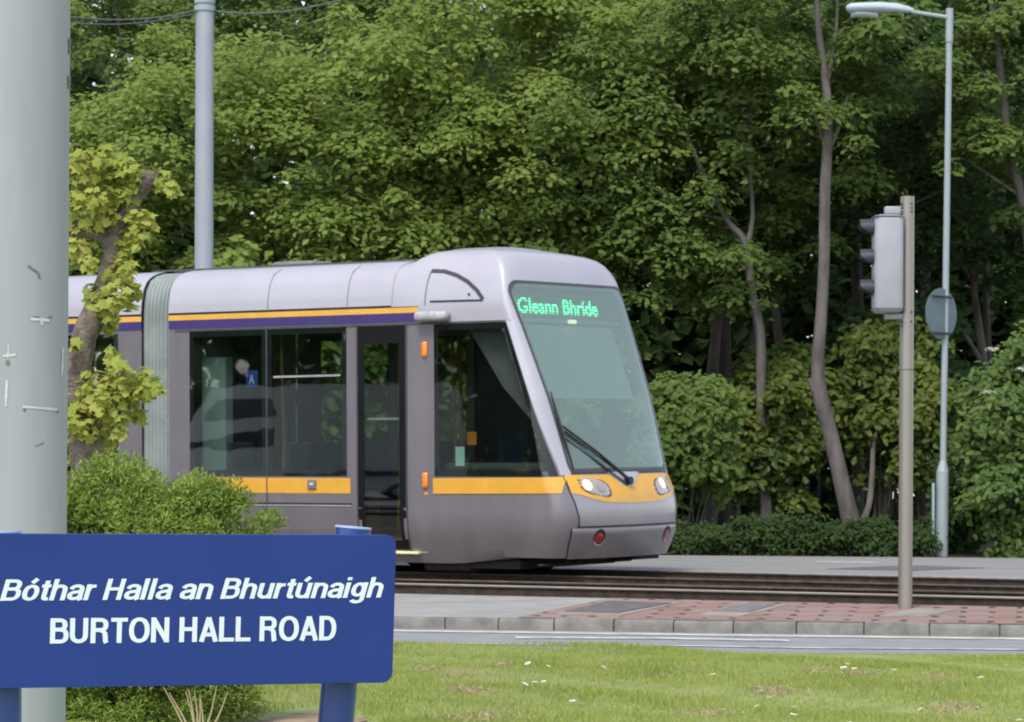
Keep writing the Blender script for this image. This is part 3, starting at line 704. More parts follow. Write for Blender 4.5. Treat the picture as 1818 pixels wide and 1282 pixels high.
# roof gear
mb = MB(); mb.box((-6.9, -.6, 3.44), (-2.9, .6, 3.515), .03); mb.build('roof_walkway', mat('dark roof deck', (.05, .05, .055), .7), tram)
mb = MB(); mb.box((-5.6, .1, 3.52), (-5.0, .5, 3.60), .03); mb.build('roof_box', mat('grey roof box', (.2, .2, .2), .6), tram)
# interior
mb = MB(); mb.box((-6.1, -1.05, .36), (-.9, 1.05, .40)); mb.box((-6.1, -1.1, 2.80), (-1.6, 1.1, 2.84)); mb.build('floor', m_int, tram)
mb = MB(); mb.box((-2.46, -.2, .4), (-2.42, 1.1, 2.8)); mb.build('cab_partition', m_int, tram)
m_pole = mat('yellow grab pole', (.38, .22, .02), .4)
for x, y in ((-5.15, -.3), (-3.9, .3), (-3.2, .55), (-2.85, -.55), (-3.05, .2)):
    mb = MB(); mb.tube([(x, y, .4), (x+.04, y, 1.4), (x, y, 2.8)], .02, 8); mb.build('grab_pole', m_pole, tram)
mb = MB(); mb.box((-5.78, -1.0, .4), (-5.42, -.85, 2.45), .02); mb.build('glass_partition', mat('pale green partition', (.20, .30, .27), .3, var=.1), tram)
m_seat = mat('dark blue seat fabric', (.03, .04, .07), .9)
seat = MB(); seat.box((-.22, -.22, .0), (.22, .22, .08), .03); seat.box((-.24, -.22, .08), (-.16, .22, .62), .03); seat.box((-.15, -.06, -.4), (.1, .06, 0))
for i, (x, y, fl) in enumerate([(-5.2, .8, 1), (-5.2, -.75, 1), (-4.35, .8, 1), (-4.35, -.75, 1), (-3.75, .8, -1), (-3.75, -.75, -1), (-1.9, 0, 1)]):
    if i == 0: s0 = seat.build('seat', m_seat, tram); o = s0
    else: o = s0.copy(); C.objects.link(o); o.parent = tram
    o.location = (x, y, .84 if i < 6 else 1.0); o.rotation_euler = (0, 0, 0 if fl > 0 else math.pi)
mb = MB(); mb.box((-4.97, -1.172, 2.09), (-4.80, -1.166, 2.28), .003); st = mb.build('window_sticker', mat('blue sticker', (.03, .08, .42), .5), tram)
# underframe, wheels
mb = MB(); mb.box((-5.9, -.98, .13), (-1.35, .98, .36)); mb.box((-1.95, -1.0, .07), (-1.3, .9, .16)); mb.box((-14, -.98, .13), (-6.7, .98, .36)); mb.build('underframe', m_under, tram)
for x in (-2.15, -3.85, -9.2, -10.9):
    for y in (-.72, .72):
        mb = MB(); mb.tube([(x, y-.06, .285), (x, y+.06, .285)], .285, 28); mb.tube([(x, y+math.copysign(.04, -y), .285), (x, y+math.copysign(.07, -y), .285)], .315, 28); mb.build('wheel', m_under, tram)
mb = MB(); mb.box((-2.6, -1.0, .03), (-1.95, -.62, .26), .04); mb.box((-4.3, -.95, .06), (-3.3, -.62, .26), .04); mb.build('bogie_frame', m_under, tram)
# obstacle bar under the nose
mb = MB(); mb.box((-1.02, -1.08, .105), (-.94, .70, .132), .01)
for y in (-.62, -.42, .3, .62): mb.box((-.96, y-.03, .13), (-.92, y+.03, .22))
mb.box((-.98, .25, .14), (-.62, .75, .20)); mb.build('guard_bar', m_under, tram)
mb = MB(); p = on_side(-2.52, .30, .004, sp_); mb.grid([[on_side(x, z, .004, sp_) for z in (.235, .245)] for x in (-2.62, -2.45)]); mb.build('wheelchair_mark', mat('white mark', (.7, .7, .7), .6), tram)

# text: built in font, meshed
def text_mesh(name, body_, m, shear=0, weight=.0, extrude=.001, squeeze=1):
    cu = bpy.data.curves.new('tmp', 'FONT'); cu.body = body_; cu.shear = shear; cu.offset = weight; cu.extrude = 0; cu.resolution_u = 5
    o = bpy.data.objects.new('tmp', cu); C.objects.link(o); bpy.context.view_layer.update()
    me = bpy.data.meshes.new_from_object(o.evaluated_get(bpy.context.evaluated_depsgraph_get())); bpy.data.objects.remove(o); bpy.data.curves.remove(cu)
    me.name = name; me.materials.clear(); me.materials.append(m); return me
def fit_text(me, u0, u1, base, cap, capref, place):
    """scale text so x spans u0..u1 and capital height capref maps to cap; place(u, v) gives the point"""
    co = np.array([v.co[:] for v in me.vertices]); x0, x1 = co[:, 0].min(), co[:, 0].max()
    for v in me.vertices: v.co = place(u0+(v.co.x-x0)/(x1-x0)*(u1-u0), base+v.co.y/capref*cap)
m_led = bpy.data.materials.new('green led lettering'); t, N, L, bs = nodes(m_led); tc = N.new('ShaderNodeTexCoord'); sx_ = N.new('ShaderNodeSeparateXYZ'); L.new(tc.outputs['Object'], sx_.inputs[0])
pp = N.new('ShaderNodeMath'); pp.operation = 'PINGPONG'; pp.inputs[1].default_value = .0165; L.new(sx_.outputs[2], pp.inputs[0])
gt = N.new('ShaderNodeMath'); gt.operation = 'GREATER_THAN'; gt.inputs[1].default_value = .006; L.new(pp.outputs[0], gt.inputs[0])
ml = N.new('ShaderNodeMath'); ml.operation = 'MULTIPLY'; ml.inputs[1].default_value = 2.3; L.new(gt.outputs[0], ml.inputs[0])
bs.inputs['Base Color'].default_value = (.02, .1, .06, 1); bs.inputs['Emission Color'].default_value = (.06, 1, .42, 1); L.new(ml.outputs[0], bs.inputs['Emission Strength'])
me = text_mesh('lettering', 'Gleann Bhríde', m_led, shear=.32, weight=.012)
fit_text(me, -.97, .60, 2.86, .170, .73, lambda u, v: (nx(u, v)-.085, u, v)); link('lettering', me, dbox)
me = text_mesh('lettering', 'A', mat('white sticker print', (.6, .65, .8), .6), weight=.03)
fit_text(me, -4.925, -4.845, 2.13, .11, .73, lambda u, v: (u, -1.175, v)); link('lettering', me, st)

# ================================================================== POSTS, SIGNS, LIGHTS
m_galv = mat('light grey painted steel', (.345, .365, .390), .75, 0, var=.07, scale=7, stretch=(1, 1, .12), detail=8)
m_galv2 = mat('grey green painted steel', (.33, .385, .395), .5, .1, var=.07, scale=3)
m_mast = mat('pale blue grey mast paint', (.36, .39, .43), .5, .1, var=.06, scale=2)
# foreground pole
Yp = 9.0; a, c_ = at(24, -60, Yp), at(12, 1400, Yp)
pole = empty('steel_pole', (c_.x, Yp, -.27), 'thick light grey steel pole with scraps of old tape, behind the blue name board', 'pole')
b0 = Vector(pole.location); top = Vector((a.x + (a.x-c_.x)/(a.z-c_.z)*3.0, Yp, a.z+3.0)) - b0
mb = MB(); mb.tube([(0, 0, 0), top], [.163, .158], 64); shaft = mb.build('shaft', m_galv, pole)
mb = MB(); mb.tube([(0, 0, 0), (0, 0, .05)], [.24, .24], 32); mb.build('base_collar', m_galv2, pole)
m_tape = mat('white tape scrap', (.56, .58, .58), .8, var=.1, scale=30); m_scr = mat('dark scuff', (.16, .17, .17), .8, var=.2, scale=40)
def polept(px, py, off=.002):
    """point on the shaft surface seen at a pixel"""
    d = ray(px, py); o = CAM - b0; ax = top.normalized()
    dd = d - ax*d.dot(ax); oo = o - ax*o.dot(ax); A = dd.dot(dd); B = 2*dd.dot(oo); r = .161+off; Cc = oo.dot(oo)-r*r
    t = (-B-math.sqrt(max(0, B*B-4*A*Cc)))/(2*A); return o+d*t
def scrap(name, pts, w, m):
    mb = MB(); G = []
    rr = random.Random(int(pts[0][0]*7+pts[0][1])); n = 7
    for i in range(len(pts)-1):
        for k in range(n+(i == len(pts)-2)):
            t = k/n; x, y = pts[i][0]*(1-t)+pts[i+1][0]*t, pts[i][1]*(1-t)+pts[i+1][1]*t
            d = Vector((pts[i+1][0]-pts[i][0], pts[i+1][1]-pts[i][1])).normalized(); ww = w*(.6+.7*rr.random())/2
            G.append([polept(x-d.y*ww, y+d.x*ww), polept(x+d.y*ww, y-d.x*ww)])
    mb.grid(G); mb.build(name, m, shaft, smooth=False)
for pts, w, m in (([(40, 722), (102, 727)], 5, m_tape), ([(54, 566), (88, 569)], 5, m_tape), ([(72, 570), (76, 577)], 6, m_tape), ([(112, 617), (110, 668)], 4, m_tape), ([(12, 675), (10, 722)], 4.5, m_tape),
                  ([(6, 632), (28, 630)], 5, m_tape), ([(15, 612), (14, 636)], 3, m_tape), ([(13, 640), (15, 649)], 6, m_scr), ([(50, 472), (69, 485), (70, 494)], 4, m_scr), ([(41, 728), (46, 728)], 4, m_scr), ([(100, 731), (104, 731)], 4, m_scr),
                  ([(58, 563), (70, 562)], 2, m_scr), ([(124, 68), (124, 96)], 4, m_scr), ([(123, 135), (123, 158)], 5, m_scr), ([(85, 565), (92, 562)], 3, m_scr), ([(62, 793), (78, 786)], 2, m_scr)):
    scrap('tape_scrap' if m is m_tape else 'scuff_mark', pts, w, m)

# overhead line mast behind the tram
Ym = 44.; a, c_ = at(364.5, 0, Ym), at(361.5, 900, Ym)
mast = empty('overhead_line_mast', (c_.x, Ym, 0), 'round pale grey overhead line mast rising behind the tram roof', 'mast')
dx = (a.x-c_.x)/(a.z-c_.z); mb = MB(); mb.tube([(0, 0, 0), (dx*9.5, 0, 9.5)], [.132, .124], 32); msh = mb.build('mast_shaft', m_mast, mast)
zc = at(364, 16, Ym).z; mb = MB(); mb.tube([(dx*zc, 0, zc-.03), (dx*zc, 0, zc+.04)], .145, 32); mb.build('clamp_band', m_galv2, mast)
zc2 = at(364, 3, Ym).z; mb = MB(); mb.tube([(dx*zc2, 0, zc2-.03), (dx*zc2, 0, zc2+.04)], .145, 32); mb.build('clamp_band', m_galv2, mast)
m_wire = mat('grey span wire', (.17, .18, .18), .5)
for p, q, lab in (((60, 19, 38), (350, 18, Ym), 'upper thin span wire from the grey pole to the line mast'), ((60, 31, 38), (350, 22, Ym), 'lower thin span wire from the grey pole to the line mast'), ((380, 19, Ym), (640, -12, 40), 'thin span wire leaving the line mast to the right')):
    A, B_ = at(*p), at(*q); mb = MB(); mb.tube([A.lerp(B_, k/10)-Vector((0, 0, .12*(1-(2*k/10-1)**2))) for k in range(11)], .008, 6); tag(mb.build('span_wire', m_wire), lab, 'wire')

# street lamp beside the far road
Yl = 48.3; base = at(1669, 985, Yl); base.z = 0
lamp = empty('street_lamp', base, 'tall pale grey street lamp with a side arm, on the far verge', 'street lamp')
L_ = lambda px, py: at(px, py, Yl) - base
p0, p1, p2, p3 = L_(1671, 988), L_(1673.5, 838), L_(1674.5, 818), L_(1686, 15)
p0.z = 0
mb = MB(); mb.tube([p0, p1], [.098, .094], 20); mb.tube([p1, p2], [.094, .05], 20, cap=False); mb.build('lamp_base', m_galv2, lamp)
mb = MB(); mb.tube([p2, p2.lerp(p3, .93)], [.050, .047], 20); mb.tube([p2.lerp(p3, .925), p3], [.058, .056], 20); mb.build('lamp_post', m_galv2, lamp)
mb = MB(); d = L_(1660, 900); mb.box((d.x-.06, -.125, .14), (d.x-.02, -.06, 1.1), .01); mb.build('access_door', m_galv2, lamp)
mb = MB(); q = L_(1659, 955); mb.tube([q, q+Vector((.01, .02, -.16))], [.035, .04], 10); mb.build('cable_cover', m_galv2, lamp)
mb = MB(); mb.tube([L_(1683, 31), L_(1618, 21)], [.035, .033], 12); mb.build('lamp_arm', m_galv2, lamp)
hx0, hx1 = L_(1622, 19), L_(1502, 15)
mb = MB(); G = []
prof = [(0, .028, .03, .03), (.08, .05, .06, .045), (.25, .10, .085, .06), (.5, .14, .085, .085), (.78, .155, .075, .10), (.93, .13, .07, .085), (.985, .08, .05, .05), (1.0, .02, .015, .02)]
for t, wy, up, dn in prof:
    c = hx0.lerp(hx1, t)+Vector((0, 0, .03*math.sin(t*3))); G.append([c+Vector((0, math.cos(2*math.pi*k/24)*wy, (up if math.sin(2*math.pi*k/24) > 0 else dn)*math.sin(2*math.pi*k/24))) for k in range(25)])
mb.grid(G); hd = mb.build('lamp_head', mat('pale blue grey lamp casing', (.46, .52, .58), .45, var=.05), lamp, angle=60)
mb = MB(); G = []
for t, w_ in ((.52, .02), (.58, .09), (.7, .115), (.85, .11), (.93, .03)):
    c = hx0.lerp(hx1, t)+Vector((0, 0, -.06)); G.append([c+Vector((0, math.cos(math.pi*k/12)*w_, -math.sin(math.pi*k/12)*.075)) for k in range(13)])
mb.grid(G); mb.build('lamp_bowl', mat('cloudy lamp bowl', (.5, .53, .52), .25, coat=.5), hd)

# round sign fixed to the lamp post, seen from behind
Ys = Yl-.12; c = at(1671.5, 557, Ys)
sg_ = empty('round_road_sign', c, 'round road sign seen from its grey back, strapped to the street lamp post', 'road sign')
yaw = R(46); u = Vector((math.cos(yaw), math.sin(yaw), 0)); nrm = Vector((-math.sin(yaw), math.cos(yaw), 0))
def disc(r, o, n=48): return [u*(r*math.cos(2*math.pi*k/n))+Vector((0, 0, r*math.sin(2*math.pi*k/n)))+nrm*o for k in range(n)]
m_back = mat('grey sign back', (.145, .185, .205), .5, .2, var=.1, scale=3)
mb = MB(); A, B_ = disc(.385, .0), disc(.385, .012); mb.add(A+B_, [tuple(range(48)), tuple(reversed(range(48, 96)))]+[(k, 48+k, 48+(k+1) % 48, (k+1) % 48) for k in range(48)]); mb.build('sign_plate', m_back, sg_, angle=30)
for zz in (.26, -.29):
    mb = MB(); P = [u*-.24+Vector((0, 0, zz))-nrm*.02, u*.24+Vector((0, 0, zz))-nrm*.02]; mb.tube(P, .018, 8); mb.build('sign_rail', mat('dark sign rail', (.07, .08, .09), .5, .3), sg_)
    mb = MB(); mb.tube([Vector((.0, .05, zz-.02)), Vector((.0, .05, zz+.02))], .066, 16); mb.build('post_clip', m_back, sg_)

# traffic light seen from the side and behind
Yt = 27.2; bt = at(1607, 1091, Yt)
tl_ = empty('traffic_light', bt, 'traffic light on a brownish metal post in red paving, lamps turned left', 'traffic light')
T_ = lambda px, py, dy=0.: at(px, py, Yt+dy) - bt
m_post = mat('satin brown grey metal post', (.33, .30, .27), .33, .55, var=.08, scale=2, stretch=(1, 1, .2))
tp = T_(1611, 349); mb = MB(); mb.tube([(0, 0, -.02), tp], [.0595, .0585], 32); ps = mb.build('post', m_post, tl_)
for f in (.583,):
    mb = MB(); mb.tube([tp*f, tp*f+Vector((0, 0, .008))], .0612, 32); mb.build('post_joint', mat('dark joint', (.1, .09, .08), .6), ps)
for (px, py) in ((1600.5, 362), (1600.5, 369), (1600.5, 376), (1619, 362), (1619, 369), (1619, 376), (1599.5, 554), (1618.5, 554), (1599, 571), (1618, 571), (1598, 578)):
    q = T_(px, py, -.05); mb = MB(); mb.tube([q-Vector((0, .008, 0)), q+Vector((0, .02, 0))], .008, 8); mb.build('bolt', m_seam, ps)
m_box = mat('pale grey signal housing', (.34, .345, .385), .5, var=.04, coat=.2)
q0, q1 = T_(1550, 556), T_(1599, 383)
mb = MB(); mb.box((q0.x, -.16, q0.z), (q1.x+.01, .16, q1.z), .045); hs_ = mb.build('signal_housing', m_box, tl_)
for py in (386, 549):
    z = T_(1560, py).z; mb = MB(); mb.box((q0.x-.003, -.163, z-.006), (q1.x, .163, z+.006), .003); mb.build('housing_seam', mat('grey seam', (.16, .16, .18), .6), hs_)
for py0, py1 in ((367, 381), (557, 567)):
    a_, b_ = T_(1570, py1), T_(1600, py0); mb = MB(); mb.box((a_.x, -.045, a_.z), (b_.x+.01, .045, b_.z), .012); mb.build('mounting_bracket', m_box, tl_)
m_vis = mat('dark blue grey visor', (.04, .042, .055), .55, var=.1)
cols = [(.10, .008, .008), (.12, .05, .006), (.006, .07, .03)]
for i, py in enumerate((405, 458, 512)):
    c = T_(1551, py); c.y = 0; mb = MB(); G = []; r = .105
    for x, rr, drop in ((0, 1.0, 0), (-.05, .99, .0), (-.12, .95, .0)):
        row = []
        for k in range(25):
            t = math.pi*(-.22+1.44*k/24); cut = .10*max(0, -math.sin(t)+.1)
            row.append(c+Vector((min(0, x+cut*(x < 0)), math.cos(t)*r*rr, math.sin(t)*r*.72*rr)))
        G.append(row)
    mb.grid(G); G2 = [[p+Vector((0, 0, 0))+(Vector((p.x, c.y, c.z))-p)*.03 for p in row] for row in G]; mb.grid(G2, flip=True)
    mb.build('visor', m_vis, tl_, angle=60)
    mb = MB(); mb.tube([c+Vector((.01, 0, 0)), c+Vector((-.012, 0, 0))], [.075, .07], 24); mb.build('signal_lens', mat(('red', 'amber', 'green')[i]+' unlit lens', cols[i], .25, coat=.6), tl_)

# blue street name board
yaw = R(22); u = Vector((math.cos(yaw), math.sin(yaw), 0)); be = R(3.2); nb = Vector((math.sin(yaw), -math.cos(yaw), 0))
v = (Vector((0, 0, 1))*math.cos(be)+nb*math.sin(be)).normalized(); nb = u.cross(v).normalized()
O = at(704, 1080, 6.55)
def buv(px, py, off=0.):
    d = ray(px, py); t = (O+nb*off-CAM).dot(nb)/d.dot(nb); p = CAM+d*t-O; return p.dot(u), p.dot(v)
ur = (buv(706, 960)[0]+buv(694, 1200)[0])/2; vt = buv(350, 949)[1]; vb = buv(350, 1217)[1]
ub = buv(-102, 1080)[0]
sign = empty('street_name_sign', O+u*((ur+ub)/2)+Vector((0, 0, -.25-O.z)), 'blue street name board with white lettering on two blue posts, in the foreground', 'street sign')
so_ = Vector(sign.location)
m_blue = mat('royal blue board', (.008, .036, .225), .6, var=.07, scale=2.5)
m_blue2 = mat('royal blue post', (.02, .06, .26), .32, var=.06, coat=.3)
m_white = mat('white reflective lettering', (.78, .85, .93), .6, var=.03)
mb = MB(); r = .022; out = []
for cx, cy, a0_ in ((ur-r, vt-r, 0), (ub+r, vt-r, 90), (ub+r, vb+r, 180), (ur-r, vb+r, 270)):
    for k in range(9): t = R(a0_+90*k/8); out.append((cx+r*math.cos(t), cy+r*math.sin(t)))
n = len(out); Fr = [O+u*a_+v*b_-so_ for a_, b_ in out]
ins = [O+u*(a_+(ur+ub)/2*0)+v*b_-so_ for a_, b_ in out]
mid = O+u*((ur+ub)/2)+v*((vt+vb)/2)-so_
F2 = [p+(mid-p).normalized()*.0015+nb*.001 for p in Fr]; B2 = [p-nb*.012 for p in Fr]
mb.add(F2+Fr+B2, [tuple(range(n))]+[(k, k+n, (k+1) % n+n, (k+1) % n) for k in range(n)]+[(k+n, k+2*n, (k+1) % n+2*n, (k+1) % n+n) for k in range(n)]+[tuple(reversed(range(2*n, 3*n)))])
board = mb.build('board', m_blue, sign, angle=3)
def arc(cx, cy, rx, ry, a0, a1, n=14, e=2.25):
    o = []
    for k in range(n+1):
        t = R(a0+(a1-a0)*k/n); c_, s_ = math.cos(t), math.sin(t); o.append((cx+rx*math.copysign(abs(c_)**(2/e), c_), cy+ry*math.copysign(abs(s_)**(2/e), s_)))
    return o
# grotesque letters drawn as pen strokes: {char: (advance, [strokes])}
XH = .745; q = .09
GL = {
 'B': (.70, [[(q, 0), (q, 1)], [(q, .92), (.34, .92)]+arc(.34, .735, .185, .185, 90, -90)[1:]+[(q, .55)], [(.30, .55), (.37, .55)]+arc(.37, .315, .20, .235, 90, -90)[1:]+[(q, .08)]]),
 'H': (.74, [[(q, 0), (q, 1)], [(.56, 0), (.56, 1)], [(q, .52), (.56, .52)]]),
 'U': (.74, [[(q, 1), (q, .36)]+arc(.325, .34, .235, .26, 180, 360)+[(.56, .36), (.56, 1)]]),
 'R': (.72, [[(q, 0), (q, 1)], [(q, .92), (.36, .92)]+arc(.36, .72, .185, .20, 90, -90)[1:]+[(q, .52)], [(.36, .50)]+[(.46, .46), (.515, .38), (.53, .24), (.54, .08), (.57, 0)]]),
 'T': (.66, [[(.31, 0), (.31, .86)], [(.01, .92), (.61, .92)]]),
 'O': (.80, [arc(.375, .5, .285, .43, 0, 360, 40)]),
 'N': (.75, [[(q, 0), (q, 1)], [(.57, 0), (.57, 1)], [(.10, .93), (.56, .07)]]),
 'A': (.72, [[(.07, 0), (.335, .98)], [(.60, 0), (.335, .98)], [(.15, .29), (.52, .29)]]),
 'L': (.61, [[(q, 0), (q, 1)], [(q, .08), (.56, .08)]]),
 'D': (.74, [[(q, 0), (q, 1)], [(q, .92), (.28, .92)]+arc(.28, .5, .275, .42, 90, -90, 20)[1:]+[(q, .08)]]),
 'o': (.61, [arc(.29, .37, .20, .30, 0, 360, 30)]),
 't': (.38, [[(.17, .93), (.17, .2)]+arc(.26, .17, .09, .10, 180, 270, 6)+[(.34, .075)], [(.01, .68), (.33, .68)]]),
 'h': (.61, [[(q, 0), (q, 1)], [(q, .45)]+arc(.285, .48, .18, .19, 170, 0, 10)+[(.465, .45), (.465, 0)]]),
 'n': (.61, [[(q, 0), (q, XH)], [(q, .45)]+arc(.285, .48, .18, .19, 170, 0, 10)+[(.465, .45), (.465, 0)]]),
 'u': (.61, [[(.465, 0), (.465, XH)], [(q, XH), (q, .30)]+arc(.27, .26, .18, .19, 180, 350, 10)]),
 'r': (.40, [[(q, 0), (q, XH)], [(q, .42), (.12, .56), (.20, .645), (.34, .665)]]),
 'a': (.58, [[(.075, .52)]+arc(.265, .51, .18, .16, 165, 0, 10)+[(.445, .2), (.455, .06), (.49, 0)], [(.44, .42), (.26, .385)]+arc(.235, .225, .165, .15, 115, 270, 8)+[(.35, .10), (.44, .20)]]),
 'l': (.27, [[(q, 0), (q, 1)]]),
 'i': (.27, [[(q, 0), (q, XH)], [(q, .86), (q, 1)]]),
 'g': (.61, [arc(.255, .40, .185, .27, 0, 360, 30), [(.465, XH), (.465, .0)]+arc(.275, -.04, .19, .16, 0, -160, 12)]),
 ' ': (.28, [])}
GL['ó'] = (.61, GL['o'][1]+[[(.25, .82), (.40, 1.02)]]); GL['ú'] = (.61, GL['u'][1]+[[(.25, .82), (.40, 1.02)]])
def capline(text, x0, y0, x1, y1, ytop, shear, pen):
    ua, va = buv(x0, y0, .004); uc, vc = buv(x1, y1, .004); cap = buv(x0, ytop, .004)[1]-va; sl_ = (vc-va)/(uc-ua)
    x = 0; st_ = []
    for ch in text:
        adv, ss = GL[ch]
        for s_ in ss: st_.append([(x+a_, b_) for a_, b_ in s_])
        x += adv
    allx = [p[0]+p[1]*shear for s_ in st_ for p in s_]; xa, xb = min(allx)-pen/2, max(allx)+pen/2; k = (uc-ua)/(xb-xa)
    mm = MB()
    for idx, s_ in enumerate(st_):
        P = [(a_*1., b_) for a_, b_ in s_]; closed = math.dist(P[0], P[-1]) < 1e-6; G = []
        for i, p in enumerate(P):
            if closed and i in (0, len(P)-1): pa, pc = P[-2], P[1]
            else: pa, pc = P[max(i-1, 0)], P[min(i+1, len(P)-1)]
            dx, dy = pc[0]-pa[0], pc[1]-pa[1]; l = math.hypot(dx, dy) or 1; nx_, ny_ = -dy/l, dx/l
            w_ = pen/2*(1 if abs(nx_) > .7 else .87); row = []
            for sg in (1, -1):
                X, Y = p[0]+nx_*w_*sg, p[1]+ny_*w_*sg; X += shear*Y
                row.append(O+u*(ua+(X-xa)*k)+v*(va+sl_*(X-xa)*k+Y*cap)+nb*(.0016+.00006*(idx % 9))-so_)
            G.append(row)
        mm.grid(G)
    mm.build('lettering', m_white, board, smooth=False)
capline('Bóthar Halla an Bhurtúnaigh', 0, 1067, 681, 1061, 1029, .20, .170)
capline('BURTON HALL ROAD', 89, 1143, 597, 1137, 1098, 0, .178)
for (xt_, xb_, wpx, capx) in ((627, 600, 64, (596, 658, 935, 945)), (5, 5, 66, (-28, 37, 943, 943))):
    Yb_ = 6.55 if xt_ > 100 else 6.28
    Yb_ += .055; a_, b_ = at(xt_, capx[2]+3, Yb_), at(xb_, 1240, Yb_); r = wpx/2/(F/Yb_)
    d = (a_-b_).normalized(); low = b_+d*((-.30-b_.z)/d.z)
    mb = MB(); mb.tube([low-so_, a_-so_], r, 32); post = mb.build('sign_post', m_blue2, sign, angle=50)
    mb = MB(); mb.tube([a_-so_, a_-so_+d*.004], r*1.02, 32); mb.build('post_cap', mat('pale worn cap edge', (.42, .5, .75), .4), post)

# ================================================================== PLANTS
def PX(px, py, Y): p = at(px, py, Y); return (p.x, p.y, p.z)
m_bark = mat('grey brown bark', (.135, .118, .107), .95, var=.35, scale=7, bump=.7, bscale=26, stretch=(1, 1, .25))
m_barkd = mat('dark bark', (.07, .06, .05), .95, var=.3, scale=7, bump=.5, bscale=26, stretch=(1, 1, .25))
m_barkp = mat('pollard bark', (.17, .135, .12), .95, var=.4, scale=14, bump=.9, bscale=45)
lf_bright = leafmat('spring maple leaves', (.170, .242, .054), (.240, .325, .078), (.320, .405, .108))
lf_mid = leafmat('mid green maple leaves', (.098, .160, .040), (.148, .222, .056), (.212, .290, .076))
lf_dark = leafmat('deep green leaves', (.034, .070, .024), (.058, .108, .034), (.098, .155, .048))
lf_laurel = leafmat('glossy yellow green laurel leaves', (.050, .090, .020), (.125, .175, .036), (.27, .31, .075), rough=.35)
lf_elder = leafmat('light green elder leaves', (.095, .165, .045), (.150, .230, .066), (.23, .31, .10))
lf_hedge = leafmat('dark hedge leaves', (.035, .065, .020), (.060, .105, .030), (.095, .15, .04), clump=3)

def spines(mb, pts, n=5, sides=9): P, rr = path(pts, n); mb.tube(P, rr, sides); return mb
def tree(name, label, base, height, crown_c, crown_r, ncl, clr, per, lm, trunk_pts=None, bark=None, seed=1, leaf=.108, sh=.5, group='trees behind the tram', tr=.16, extra=None, limbs=7, clumps=None, cat='tree'):
    g = np.random.default_rng(seed); rn = random.Random(seed)
    t = empty(name, base, label, cat, group); b = Vector(base)
    mb = MB()
    if trunk_pts is None:
        trunk_pts = [(base[0]+(crown_c[0]-base[0])*k+rn.uniform(-.12, .12), base[1]+(crown_c[1]-base[1])*k*.6, base[2]-.1+height*k*.8, tr*(1-.75*k)) for k in (0, .15, .35, .6, .85, 1)]
    rel = [(x-b.x, y-b.y, z-b.z, r) for x, y, z, r in trunk_pts]; spines(mb, rel)
    cl = clumps if clumps is not None else crown_clumps(g, crown_c, crown_r, int(ncl*1.35), clr, sh)
    for k in range(limbs):
        c = Vector(cl[rn.randrange(len(cl))][:3])-b; i = min(range(1, len(rel)-1), key=lambda q_: abs(rel[q_][2]-(c.z-.7))+.3*abs(rel[q_][0]-c.x)); s0 = Vector(rel[i][:3]); r0 = rel[i][3]*.55
        m_ = s0.lerp(c, .5)+Vector((rn.uniform(-.3, .3), rn.uniform(-.2, .2), rn.uniform(-.1, .3)))
        spines(mb, [(*s0, r0), (*m_, r0*.6), (*c, r0*.2)], 4, 6)
    if extra:
        for e in extra: spines(mb, [(x-b.x, y-b.y, z-b.z, r) for x, y, z, r in e], 5, 8)
    mb.build('trunk', bark or m_bark, t)
    P, nr = clump_points(g, cl, int(per*1.25)); P = P-np.array(base)
    leafmesh('crown', P, leaf*(.5+.95*g.random(len(P))**1.3), nr, lm, BROAD if leaf < .2 else KITE, t, seed=seed)
    return t
def gb(px, Y, z=0): p = at(px, 900, Y); return (p.x, Y, z)
s_ = 1/115.                                     # metres per photo pixel about 50 m away
# the big bright trees left and centre
tree('maple_tree', 'bright yellow green maple spreading right behind the tram roof', gb(560, 53), 6, PX(520, 300, 52), (4.6, 1.8, 2.3), 150, .62, 210, lf_bright, seed=3)
tree('maple_tree', 'olive green maple with its crown above the tram cab', gb(930, 53.5), 7, PX(960, 190, 52.5), (3.1, 1.7, 2.9), 110, .62, 210, lf_bright, seed=5)
tree('maple_tree', 'mid green maple leaning to the right of the tram roof, its forked trunk showing', gb(1190, 51.3), 6, PX(1180, 330, 52.0), (2.4, 1.5, 2.3), 75, .55, 200, lf_mid, seed=8, limbs=1,
     trunk_pts=[(*PX(1364, 1000, 51.3), .12), (*PX(1360, 905, 51.3), .105), (*PX(1352, 760, 51.3), .085), (*PX(1350, 600, 51.3), .08), (*PX(1335, 520, 51.3), .07), (*PX(1322, 430, 51.3), .06), (*PX(1290, 390, 51.3), .05), (*PX(1240, 290, 51.3), .04), (*PX(1190, 160, 51.3), .03), (*PX(1160, 40, 51.3), .02)],
     extra=[[(*PX(1325, 440, 51.3), .05), (*PX(1336, 380, 51.3), .035), (*PX(1330, 250, 51.3), .03), (*PX(1345, 90, 51.3), .02)]])
tree('maple_tree', 'dark leafy maple at the far left behind the pole, sky showing through', gb(200, 56), 8, PX(230, 120, 56), (2.8, 1.5, 2.0), 55, .50, 150, lf_mid, seed=13, sh=.3)
tree('maple_tree', 'shaded maple filling the top between the line mast and the cab', gb(700, 58), 9, PX(640, 60, 57), (3.6, 1.6, 2.0), 85, .6, 190, lf_mid, seed=17)
